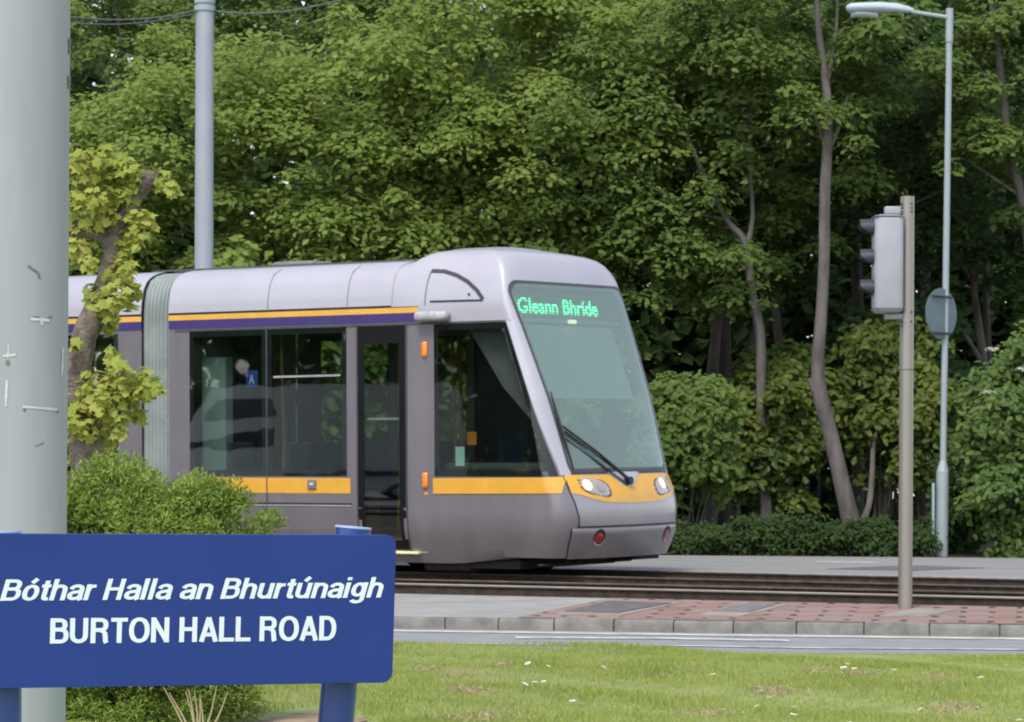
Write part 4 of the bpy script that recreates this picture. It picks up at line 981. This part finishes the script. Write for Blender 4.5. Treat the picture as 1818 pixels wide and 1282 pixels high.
# the tall pale trunk in front of the wood
Yk = 50.2
tree('sycamore_tree', 'tall sycamore with a bare pale crooked trunk rising from the hedge', gb(1515, Yk), 9, PX(1440, 60, 51), (2.2, 1.3, 1.9), 60, .5, 190, lf_mid, seed=21, limbs=0,
     trunk_pts=[(*PX(1518, 985, Yk), .17), (*PX(1511, 930, Yk), .155), (*PX(1495, 860, Yk), .135), (*PX(1474, 770, Yk), .125), (*PX(1456, 700, Yk), .12), (*PX(1452, 640, Yk), .105), (*PX(1458, 560, Yk), .095), (*PX(1463, 460, Yk), .09), (*PX(1464, 360, Yk), .088), (*PX(1468, 270, Yk), .085), (*PX(1470, 200, Yk), .075), (*PX(1464, 130, Yk), .065), (*PX(1452, 40, Yk), .05), (*PX(1448, -60, Yk), .04)],
     extra=[[(*PX(1458, 710, Yk), .07), (*PX(1445, 690, Yk), .06), (*PX(1437, 672, Yk), .05)],
            [(*PX(1524, 945, Yk), .06), (*PX(1543, 895, Yk+.3), .05), (*PX(1549, 830, Yk+.6), .042), (*PX(1552, 780, Yk+.8), .034), (*PX(1572, 738, Yk+1), .026), (*PX(1600, 700, Yk+1.2), .018)],
            [(*PX(1465, 260, Yk), .03), (*PX(1448, 210, Yk), .02), (*PX(1440, 180, Yk), .012)], [(*PX(1472, 270, Yk), .03), (*PX(1496, 210, Yk), .02), (*PX(1505, 170, Yk), .012)],
            [(*PX(1470, 140, Yk), .04), (*PX(1484, 60, Yk), .03), (*PX(1488, -30, Yk), .02)]])
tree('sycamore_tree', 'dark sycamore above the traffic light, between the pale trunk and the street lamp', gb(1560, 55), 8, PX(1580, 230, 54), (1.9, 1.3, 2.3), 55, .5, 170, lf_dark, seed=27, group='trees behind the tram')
tree('ash_tree', 'soft green tree at the top right corner with a thin leaning trunk', gb(1850, 51), 8, PX(1800, 150, 51.5), (1.3, 1.2, 2.1), 46, .42, 190, lf_mid, seed=31, limbs=3,
     trunk_pts=[(*PX(1900, 990, 51.4), .12), (*PX(1850, 620, 51.4), .09), (*PX(1815, 360, 51.4), .075), (*PX(1792, 270, 51.4), .07), (*PX(1782, 180, 51.4), .065), (*PX(1768, 60, 51.4), .06), (*PX(1752, -60, 51.4), .05)],
     extra=[[(*PX(1782, 180, 51.4), .025), (*PX(1745, 130, 51.4), .02), (*PX(1700, 60, 51.4), .014)], [(*PX(1815, 350, 51.4), .025), (*PX(1770, 320, 51.4), .02), (*PX(1720, 285, 51.4), .012)]])
tree('sycamore_tree', 'dim mid green tree standing right of the street lamp post', gb(1740, 57), 7, PX(1740, 330, 56), (1.8, 1.2, 2.6), 50, .5, 150, lf_dark, seed=35)
tree('maple_tree', 'shaded maple right of the cab, low boughs over the laurels', gb(1300, 56), 6, PX(1350, 450, 55), (2.0, 1.2, .9), 24, .45, 150, lf_dark, seed=39, tr=.12)
tree('maple_tree', 'mid green maple crown at the top, right of the cab', gb(1260, 57), 9, PX(1290, 110, 56), (2.4, 1.2, 1.9), 62, .52, 180, lf_mid, seed=43)
# thin dark trunks deeper in the wood
for i, (px, Y, r, ln, tp_, lab) in enumerate(((1283, 57, .15, 0, 330, 'thick dark trunk in the shade right of the tram cab'), (1302, 54, .03, -4, 420, 'very thin bare stem right of the tram cab'), (1520, 58, .13, 5, 140, 'dark trunk in deep shade behind the tall pale trunk'),
                                       (1400, 60, .10, -30, 330, 'thin leaning trunk in the shade left of the tall pale trunk'), (1640, 60, .12, 10, 300, 'shaded trunk behind the signal housing'), (1770, 59, .09, -20, 420, 'dim trunk right of the round sign'))):
    top_ = PX(px+ln, tp_, Y); bs_ = gb(px, Y, .1)
    tree('background_tree', lab, bs_, 7, (top_[0], Y, top_[2]+.8), (1.3, .8, 1.0), 14, .45, 110, lf_dark, seed=50+i, group='shaded trees inside the wood', leaf=.19, limbs=3,
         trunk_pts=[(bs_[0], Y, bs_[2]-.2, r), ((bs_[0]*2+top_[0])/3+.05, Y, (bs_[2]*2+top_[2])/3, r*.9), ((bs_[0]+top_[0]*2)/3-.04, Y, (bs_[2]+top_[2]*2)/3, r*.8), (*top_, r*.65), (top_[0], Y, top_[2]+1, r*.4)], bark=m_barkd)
# far-off mass of the wood: nobody can tell its trees apart
g = np.random.default_rng(77); N = 105000
X = g.uniform(-16, 17, N); Yw = 62+g.random(N)*12; Z = .3+g.random(N)**.9*(12.2+1.5*np.sin(X*.9)+1.0*np.sin(X*2.3))
P = np.stack([X, Yw, Z], 1); P[:, :] += .35*np.sin(P[:, [1, 2, 0]]*2.4)
keep = g.random(N) > .3*((P[:, 0] < -2.2) & (P[:, 2] > 7.2))
P = P[keep]; nr = g.normal(size=P.shape)*.6+np.array([0, -.4, .8])
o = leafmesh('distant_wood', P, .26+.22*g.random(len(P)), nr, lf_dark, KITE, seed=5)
tag(o, 'dense shaded woodland far behind the front row of trees', 'woodland', kind='stuff')

def bush(name, label, base, c, r, ncl, clr, per, lm, leaf, seed, group=None, tpl=BROAD, stems=9, flat=.8, sh=.3, cat='shrub', zmin=None, upb=.7, clumps=None, stem_r=.018):
    g = np.random.default_rng(seed); rn = random.Random(seed); t = empty(name, base, label, cat, group); b = Vector(base)
    cl = clumps or crown_clumps(g, c, r, ncl, clr, sh)
    if zmin is not None: cl = [q for q in cl if q[2] > zmin]
    mb = MB()
    for k in range(stems):
        e = Vector(cl[rn.randrange(len(cl))][:3])-b; a_ = Vector((rn.uniform(-.15, .15), rn.uniform(-.1, .1), -.05)); m_ = a_.lerp(e, .5)+Vector((0, 0, .1))
        spines(mb, [(*a_, stem_r), (*m_, stem_r*.7), (*e, stem_r*.25)], 4, 6)
    mb.build('branches', m_barkd, t)
    P, nr = clump_points(g, cl, per, flat=flat, upbias=upb, shell=.35); P = P+g.normal(size=P.shape)*np.array([.06, .04, .05]); nr[:, 1] -= .35; P = P-np.array(base)
    leafmesh('foliage', P, leaf*(.6+.7*g.random(len(P))), nr, lm, tpl, t, seed=seed); return t
GL_ = 'shrubs below the wood'
bush('laurel_bush', 'dull green laurel immediately right of the tram nose', gb(1225, 49.6), PX(1225, 800, 49.6), (.75, .6, 1.0), 34, .32, 190, lf_mid, .12, 61, GL_)
bush('laurel_bush', 'bright yellow green laurel with large leaves, left of the pale trunk', gb(1370, 51.6), PX(1370, 780, 51.6), (.85, .6, 1.25), 46, .30, 190, lf_laurel, .13, 62, GL_)
bush('laurel_bush', 'yellow green laurel right of the pale trunk and under the traffic light head', gb(1560, 51.6), PX(1575, 730, 51.6), (.85, .6, 1.5), 46, .30, 190, lf_laurel, .13, 63, GL_)
bush('laurel_bush', 'low yellow green laurel behind the base of the street lamp', gb(1650, 50.2), PX(1648, 790, 50.2), (.45, .4, .8), 20, .28, 170, lf_laurel, .13, 64, GL_)
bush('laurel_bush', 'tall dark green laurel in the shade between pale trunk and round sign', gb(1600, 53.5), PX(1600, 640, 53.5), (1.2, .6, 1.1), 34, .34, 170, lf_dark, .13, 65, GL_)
bush('laurel_bush', 'shaded laurel mound behind the bright laurel', gb(1440, 53), PX(1430, 690, 53), (1.0, .6, .8), 30, .34, 170, lf_mid, .13, 66, GL_)
e_ = bush('elder_bush', 'large light green elder at the right edge with creamy flower heads', gb(1800, 48.6), PX(1815, 772, 48.6), (.97, .7, 1.9), 84, .32, 210, lf_elder, .105, 67, GL_)
m_fl = mat('creamy elder flowers', (.62, .64, .46), .8, var=.1)
for k, (px, py) in enumerate(((1763, 620), (1754, 696), (1788, 718), (1812, 655))):
    c = Vector(PX(px, py, 47.85))-Vector(e_.location); g = np.random.default_rng(k); n = 90
    P = np.array(c)+g.normal(size=(n, 3))*np.array([.045, .03, .016]); leafmesh('flower_head', P, .022, np.tile([0, -.4, 1.], (n, 1))+g.normal(size=(n, 3))*.3, m_fl, KITE, e_)
bush('laurel_bush', 'dark green shrub between the street lamp base and the elder', gb(1715, 49.5), PX(1712, 900, 49.5), (.42, .4, .7), 18, .26, 170, lf_dark, .11, 68, GL_)
for k, (px, lab) in enumerate(((1235, 'low dark hedge plant next to the tram nose'), (1330, 'low dark hedge plant below the bright laurel'), (1425, 'low dark hedge plant left of the pale trunk foot'), (1515, 'low dark hedge plant at the pale trunk foot'), (1590, 'low dark hedge plant behind the traffic light post'))):
    bush('hedge_plant', lab, gb(px, 48.3), PX(px, 962-7*(k % 2), 48.3), (.62, .3, .20+.05*(k % 3)), 34, .15, 150, lf_hedge, .07, 80+k, 'low hedge along the far road', stems=5)
# shrubs behind the tram, seen above and through its windows
for k, px in enumerate((-150, 60, 240, 420, 610, 800, 960)):
    bush('tall_shrub', ('leafy shrub behind the tram, seen through its windows', 'leafy shrub behind the tram, hidden by its body')[px > 700 or px < 100], gb(px, 50.5+k % 3), PX(px, 660, 50.5+k % 3), (1.1, .6, 1.9), 34, .42, 110, (lf_mid, lf_bright)[k % 2], .17, 90+k, 'shrubs hidden behind the tram', tpl=KITE)

# pollarded tree with fresh leaves in front of the tram
Yq = 19.
lf_poll = leafmat('fresh yellow green pollard leaves', (.23, .29, .05), (.37, .42, .09), (.50, .47, .15), clump=2.2, trans=.4)
bq = at(140, 1000, Yq); bq = (bq.x, Yq, -.25)
pt = empty('pollard_tree', bq, 'knobbly pollarded tree with tufts of yellow green leaves beside the grey pole', 'tree'); bv = Vector(bq)
def RP(px, py, r, dy=0): p = at(px, py, Yq+dy)-bv; return (p.x, p.y, p.z, r)
mb = MB()
spines(mb, [RP(140, 1290, 0.134), RP(150, 1000, 0.118), RP(158, 860, 0.105), RP(152, 770, 0.097), RP(138, 690, 0.084), RP(145, 620, 0.080), RP(168, 555, 0.076), RP(192, 500, 0.074), RP(203, 455, 0.069), RP(208, 410, 0.060), RP(228, 370, 0.052), RP(250, 335, 0.047), RP(268, 312, 0.044), RP(271, 306, 0.038)], 6, 18)
spines(mb, [RP(205, 440, 0.059), RP(180, 420, 0.050), RP(150, 410, 0.046), RP(110, 400, 0.042)], 5, 12)
spines(mb, [RP(160, 800, .06), RP(168, 755, .05, -.02), RP(188, 730, .042, -.04), RP(212, 726, .036, -.05)], 5, 12)
spines(mb, [RP(140, 700, 0.059), RP(105, 660, 0.050), RP(70, 640, 0.042)], 5, 12)
rn = random.Random(3)
tk = mb.build('trunk', m_barkp, pt)
tx = bpy.data.textures.new('knots', 'CLOUDS'); tx.noise_scale = .12
dm_ = tk.modifiers.new('knots', 'DISPLACE'); dm_.texture = tx; dm_.strength = .045; dm_.mid_level = .5
g = np.random.default_rng(4)
tufts = [(130, 300, 26), (160, 290, 30), (190, 285, 30), (205, 300, 26), (235, 300, 22), (165, 330, 40), (200, 335, 40), (145, 350, 34), (290, 325, 18), (305, 338, 14), (222, 345, 26), (150, 395, 30), (190, 380, 30), (245, 400, 26), (262, 395, 16), (225, 415, 22), (140, 440, 26), (120, 420, 20), (160, 470, 14),
         (205, 480, 26), (222, 500, 24), (215, 530, 26), (228, 480, 14), (165, 520, 22), (180, 545, 22), (240, 515, 14), (190, 580, 18), (200, 565, 14), (132, 615, 10),
         (200, 650, 22), (215, 665, 26), (240, 680, 28), (255, 695, 24), (275, 690, 14), (150, 680, 22), (170, 690, 30), (195, 700, 34), (225, 720, 30), (140, 710, 26), (130, 740, 26), (160, 740, 26), (150, 790, 16), (190, 780, 22), (210, 765, 18), (180, 800, 14), (130, 780, 16), (135, 810, 12), (200, 630, 12), (245, 740, 16), (230, 700, 26), (185, 720, 34), (160, 715, 30), (205, 745, 26), (145, 660, 22), (255, 670, 18), (278, 680, 12), (150, 765, 20), (175, 770, 24), (170, 350, 34), (210, 320, 24), (150, 310, 34), (245, 430, 14), (215, 450, 22), (225, 540, 18), (190, 520, 22)]
Pn, Nn, Sz = [], [], []; stem = MB()
for px, py, r in tufts:
    c = np.array(PX(px, py, Yq-.08+.10*g.normal()))-np.array(bq); rr = r/300
    n = max(7, int(r*1.1))
    d = g.normal(size=(n, 3)); d /= np.linalg.norm(d, axis=1, keepdims=True); k = (.35+.75*g.random(n))[:, None]
    pp_ = c+d*k*rr; Pn.append(pp_); Nn.append(d*.55+np.array([.0, -.45, .7])+g.normal(size=(n, 3))*.35); Sz.append(.038+.048*g.random(n))
    for q in pp_[:: 4]: stem.tube([Vector(c), Vector(q)], .0035, 5)
leafmesh('crown', np.concatenate(Pn), np.concatenate(Sz), np.concatenate(Nn), lf_poll, MAPLE, pt, seed=9)
stem.build('shoots', mat('reddish shoots', (.28, .16, .06), .8), pt)

# feathery foreground bush
lf_fea = leafmat('feathery bright conifer leaves', (.12, .19, .035), (.20, .285, .052), (.30, .37, .085), clump=5, trans=.25)
g = np.random.default_rng(12); Yb = 15.3; cl = []
outline = [(112, 835), (135, 830), (200, 818), (260, 835), (320, 850), (392, 836), (420, 850), (450, 890), (480, 915), (500, 925), (505, 945), (470, 990), (450, 1100), (445, 1200), (432, 1290)]
def topy(px): return np.interp(px, [-60, 60, 135, 200, 260, 320, 380, 400, 430, 460, 490, 506], [860, 850, 832, 822, 838, 850, 846, 836, 868, 893, 918, 940])
while len(cl) < 420:
    px = g.uniform(-50, 505); y0 = topy(px); py = y0+8+(1290-y0)*g.random()**1.15
    if py > 960 and px > 468-((py-960)/330)*30: continue
    dep = .42*math.sqrt(max(0, 1-((px-220)/300)**2)); Y = Yb-dep*g.uniform(.1, 1)*min(1, .45+(py-y0)/250)
    p = PX(px, py+10, Y); cl.append((*p, .062+.055*g.random()))
bb = (at(230, 1000, Yb).x, Yb, -.25)
fb = empty('feathery_bush', bb, 'bright feathery evergreen bush growing behind the blue name board', 'shrub')
idx = np.repeat(np.arange(len(cl)), 260); ca = np.array(cl); N = len(idx)
d = g.normal(size=(N, 3)); d[:, 2] = np.abs(d[:, 2])*1.5-.35; d /= np.linalg.norm(d, axis=1, keepdims=True)
tl = g.random(N)**.5
P = ca[idx, :3]+d*(tl*ca[idx, 3]*1.25)[:, None]; ax = d+g.normal(size=(N, 3))*.45+np.array([0, 0, .3])
leafmesh('foliage', P-np.array(bb), .020+.020*g.random(N), g.normal(size=(N, 3))+np.array([0, -.6, .5]), lf_fea, NEEDLE, fb, axis=ax, seed=3)
# dark interior twigs
mb = MB()
for k in range(60):
    c = Vector(cl[rn.randrange(len(cl))][:3])-Vector(bb); a_ = Vector((rn.uniform(-.4, .35), rn.uniform(-.1, .2), 0)); spines(mb, [(*a_, .012), (*(a_.lerp(c, .6)+Vector((0, .08, .05))), .008), (*c, .003)], 3, 5)
mb.build('branches', m_barkd, fb)
mb = MB()
for x0, x1, y1 in ((395, 355, 1290), (330, 335, 1270), (352, 385, 1268), (318, 345, 1275), (300, 355, 1300), (372, 330, 1268), (345, 300, 1262), (362, 405, 1260), (340, 290, 1262)):
    A = Vector(PX(345+rn.uniform(-8, 8), 1340, Yb-.62)); Bq = Vector(PX(x1, 1215+rn.uniform(-20, 20), Yb-.6)); spines(mb, [(*(A-Vector(bb)), .006), (*(A.lerp(Bq, .5)-Vector(bb)+Vector((.02, 0, 0))), .0045), (*(Bq-Vector(bb)), .002)], 4, 5)
mb.build('dry_twigs', mat('pale dry twig', (.42, .33, .20), .9), fb)

# grass and daisies
gm = leafmat('grass blades', (.23, .30, .07), (.33, .39, .10), (.45, .46, .19), clump=1.6, trans=.3)
g = np.random.default_rng(6); N = 240000
t = g.random(N)**.8; X = g.uniform(-4.4, 4.6, N); e = np.array([grass_edge(x) for x in np.linspace(-4.4, 4.6, 40)]); E_ = np.interp(X, np.linspace(-4.4, 4.6, 40), e)
Yg = 12.6+(E_-12.6)*t
soil = at(505, 1268, 14.6)
nz = np.sin(X*2.3+Yg*1.1)+np.sin(X*1.1-Yg*2.7+1)+.8*np.sin(X*5.1+Yg*4.3); 
keep = ((X-soil.x-.05)**2/.12+(Yg-14.3)**2/2.6 > 1+.5*g.random(N)) & (g.random(N) < np.clip(1.15-.28*np.clip(nz-1.3, 0, 2), 0, 1))
X, Yg = X[keep], Yg[keep]; N = len(X); Z = np.array([lawn_z(a_, b_) for a_, b_ in zip(X, Yg)])
h = (.018+.022*g.random(N))*(1+.25*np.sin(X*3+Yg*2.2))
ax = np.stack([g.normal(size=N)*.45, g.normal(size=N)*.45, np.ones(N)], 1)
o = leafmesh('grass', np.stack([X, Yg, Z+h*.42], 1), h, g.normal(size=(N, 3))*np.array([1, 1, .1]), gm, BLADE, axis=ax, seed=8); tag(o, 'short mown lawn grass in front of the road', 'grass', kind='stuff')
m_soil2 = mat('dry pale soil', (.30, .22, .14), .95, var=.35, scale=9, bump=.8, bscale=30)
mb = MB(); G = []
for k in range(14):
    y = 13.2+2.6*k/13; w_ = .34*math.sqrt(max(0.001, 1-((y-14.4)/1.35)**2)) if abs(y-14.4) < 1.35 else .01
    G.append([(soil.x+w_*(2*j/8-1)+.05*math.sin(y*5)+.04*(y-14), y, lawn_z(soil.x+w_*(2*j/8-1), y)+.006) for j in range(9)])
mb.grid(G, flip=True); tag(mb.build('bare_soil', m_soil2), kind='structure')
m_pet = mat('white daisy petals', (.82, .82, .80), .7); m_eye = mat('yellow daisy centre', (.6, .42, .05), .8)
def daisy():
    r_ = empty('daisy', (0, 0, 0), 'small white daisy open on the short lawn', 'daisy', 'daisies scattered on the lawn')
    mb = MB()
    for k in range(10):
        a_ = 2*math.pi*k/10; d = Vector((math.cos(a_), math.sin(a_), .25)); n_ = Vector((-math.sin(a_), math.cos(a_), 0)); c = Vector((0, 0, .05))
        mb.add([c+d*.004, c+d*.014+n_*.004, c+d*.020, c+d*.014-n_*.004], [(0, 1, 2, 3)])
    mb.build('petals', m_pet, r_); mb = MB(); mb.tube([(0, 0, .048), (0, 0, .055)], [.006, .003], 8); mb.build('flower_centre', m_eye, r_)
    mb = MB(); mb.tube([(0, 0, 0), (.004, 0, .049)], .0015, 5); mb.build('stalk', gm, r_); return r_
d0 = daisy()
spots = [(1065, 1177), (1503, 1174), (1510, 1184), (1518, 1188), (1500, 1190), (1535, 1185), (1545, 1190), (1562, 1192), (1588, 1193), (1643, 1163), (1650, 1165), (1720, 1159), (1740, 1163), (1719, 1168), (1788, 1170), (1577, 1172), (1260, 1193), (1267, 1188), (1270, 1193), (925, 1216), (948, 1212), (967, 1207), (970, 1177), (943, 1176), (1018, 1238), (1030, 1241), (1408, 1244), (1405, 1270), (1745, 1210), (1697, 1278), (1508, 1277), (1808, 1262), (1800, 1268), (1812, 1272), (1640, 1240), (1350, 1240)]
for k, (px, py) in enumerate(spots):
    p = atz(px, py, -.19); o = d0 if k == 0 else d0.copy()
    if k:
        C.objects.link(o)
        for ch in d0.children: c_ = ch.copy(); C.objects.link(c_); c_.parent = o
    o.location = (p.x, p.y, lawn_z(p.x, p.y)); sc_ = .8+.4*rnd.random(); o.scale = (sc_, sc_, sc_); o.rotation_euler = (rnd.uniform(-.2, .5), rnd.uniform(-.2, .2), rnd.random()*6)
# dry straw scattered in patches of the lawn
PP, HH, AA = [], [], []; g = np.random.default_rng(200)
for (px, py, w_, n) in ((890, 1178, .10, 220), (830, 1232, .14, 300), (860, 1275, .2, 480), (1525, 1202, .12, 260), (1370, 1228, .14, 260), (1670, 1206, .16, 260), (1690, 1252, .16, 260), (1250, 1262, .15, 200), (1450, 1196, .1, 120), (760, 1186, .1, 100)):
    n = int(n*.6); p = atz(px, py, -.235); Q = g.normal(size=(n, 3))*np.array([w_*.45, w_*1.0, 0]); X_, Y_ = Q[:, 0]+p.x, Q[:, 1]+p.y; hh = .02+.025*g.random(n)
    PP.append(np.stack([X_, Y_, np.array([lawn_z(a_, b_) for a_, b_ in zip(X_, Y_)])+hh*.3+.012], 1)); HH.append(hh*1.3); AA.append(np.stack([g.normal(size=n), g.normal(size=n), .6*np.ones(n)], 1))
PP, HH, AA = map(np.concatenate, (PP, HH, AA))
tag(leafmesh('dry_grass', PP, HH, g.normal(size=PP.shape)*np.array([1, 1, .3]), mat('dry straw', (.40, .33, .19), .95, var=.3, scale=20), BLADE, axis=AA, seed=4), 'dry straw coloured grass in patches of the lawn', 'grass', kind='stuff')

# ================================================================== ADDED FOR THE TRAM WINDOWS TO MIRROR (unseen, left of the view)
g = np.random.default_rng(91); N = 26000
X = -34-g.random(N)*9; Yw = g.uniform(8, 62, N); Z = -.3+g.random(N)*9.5; P = np.stack([X, Yw, Z], 1)+.5*np.sin(np.stack([Yw, Z, X], 1)*1.7)
tag(leafmesh('unseen_wood', P, .4+.3*g.random(N), g.normal(size=(N, 3))+np.array([.8, 0, .6]), lf_dark, KITE, seed=6), 'dark woodland added left of the view for the tram windows to mirror', 'woodland', kind='stuff')
vp = Vector((-14.4, 32.6, -.13)); vd = Vector((-.289, .956, 0)).normalized(); vn = Vector((.956, .289, 0)).normalized()  # unseen van, added as a pale reflector for the side glass
van = empty('unseen_van', vp, 'pale grey van added left of the view for the tram windows to mirror', 'van'); van.matrix_world = Matrix.Translation(vp) @ Matrix((vd, -vn, Vector((0, 0, 1)))).transposed().to_4x4()
prof = [(-2.5, .35), (-2.5, 1.2), (-2.42, 2.0), (-2.25, 2.15), (.9, 2.18), (1.25, 2.1), (1.75, 1.4), (2.35, 1.15), (2.55, .9), (2.58, .4)]
m_van = mat('pale grey van paint', (.60, .63, .61), .35, var=.03, coat=.4); m_vg = mat('dark van glass', (.02, .025, .025), .1)
mb = MB(); n = len(prof)
for sgn in (1,):
    A = [(x, -.95+.1*max(0, z-1.1), z) for x, z in prof]; B_ = [(x, .95-.1*max(0, z-1.1), z) for x, z in prof]
    mb.add(A+B_, [tuple(reversed(range(n))), tuple(range(n, 2*n))]+[(k, (k+1) % n, n+(k+1) % n, n+k) for k in range(n)])
vb_ = mb.build('van_body', m_van, van, angle=30)
for y in (-.93, .93):
    s_y = math.copysign(1, y); mb = MB(); mb.add([(.35, s_y*.93, 1.25), (1.65, s_y*.93, 1.25), (1.2, s_y*.868, 1.95), (.35, s_y*.868, 1.95)], [(0, 1, 2, 3)]); mb.build('side_window', m_vg, van)
    for x in (-1.6, 1.7):
        mb = MB(); mb.tube([(x, s_y*.75, .33), (x, s_y*.97, .33)], .33, 24); w_ = mb.build('wheel', m_under, van)
        mb = MB(); mb.tube([(x, s_y*.95, .33), (x, s_y*.985, .33)], .2, 20); mb.build('hub', m_galv2, w_)
mb = MB(); mb.box((2.5, -.9, .35), (2.66, .9, .62), .04); mb.build('bumper', m_under, van)
mb = MB(); mb.box((-2.1, -.985, .78), (.2, -.955, .86), .01); mb.build('rubbing_strip', m_under, van)
mb = MB(); mb.box((2.2, -.97, .82), (2.5, -.9, .98), .03); mb.build('indicator', m_amb, van)
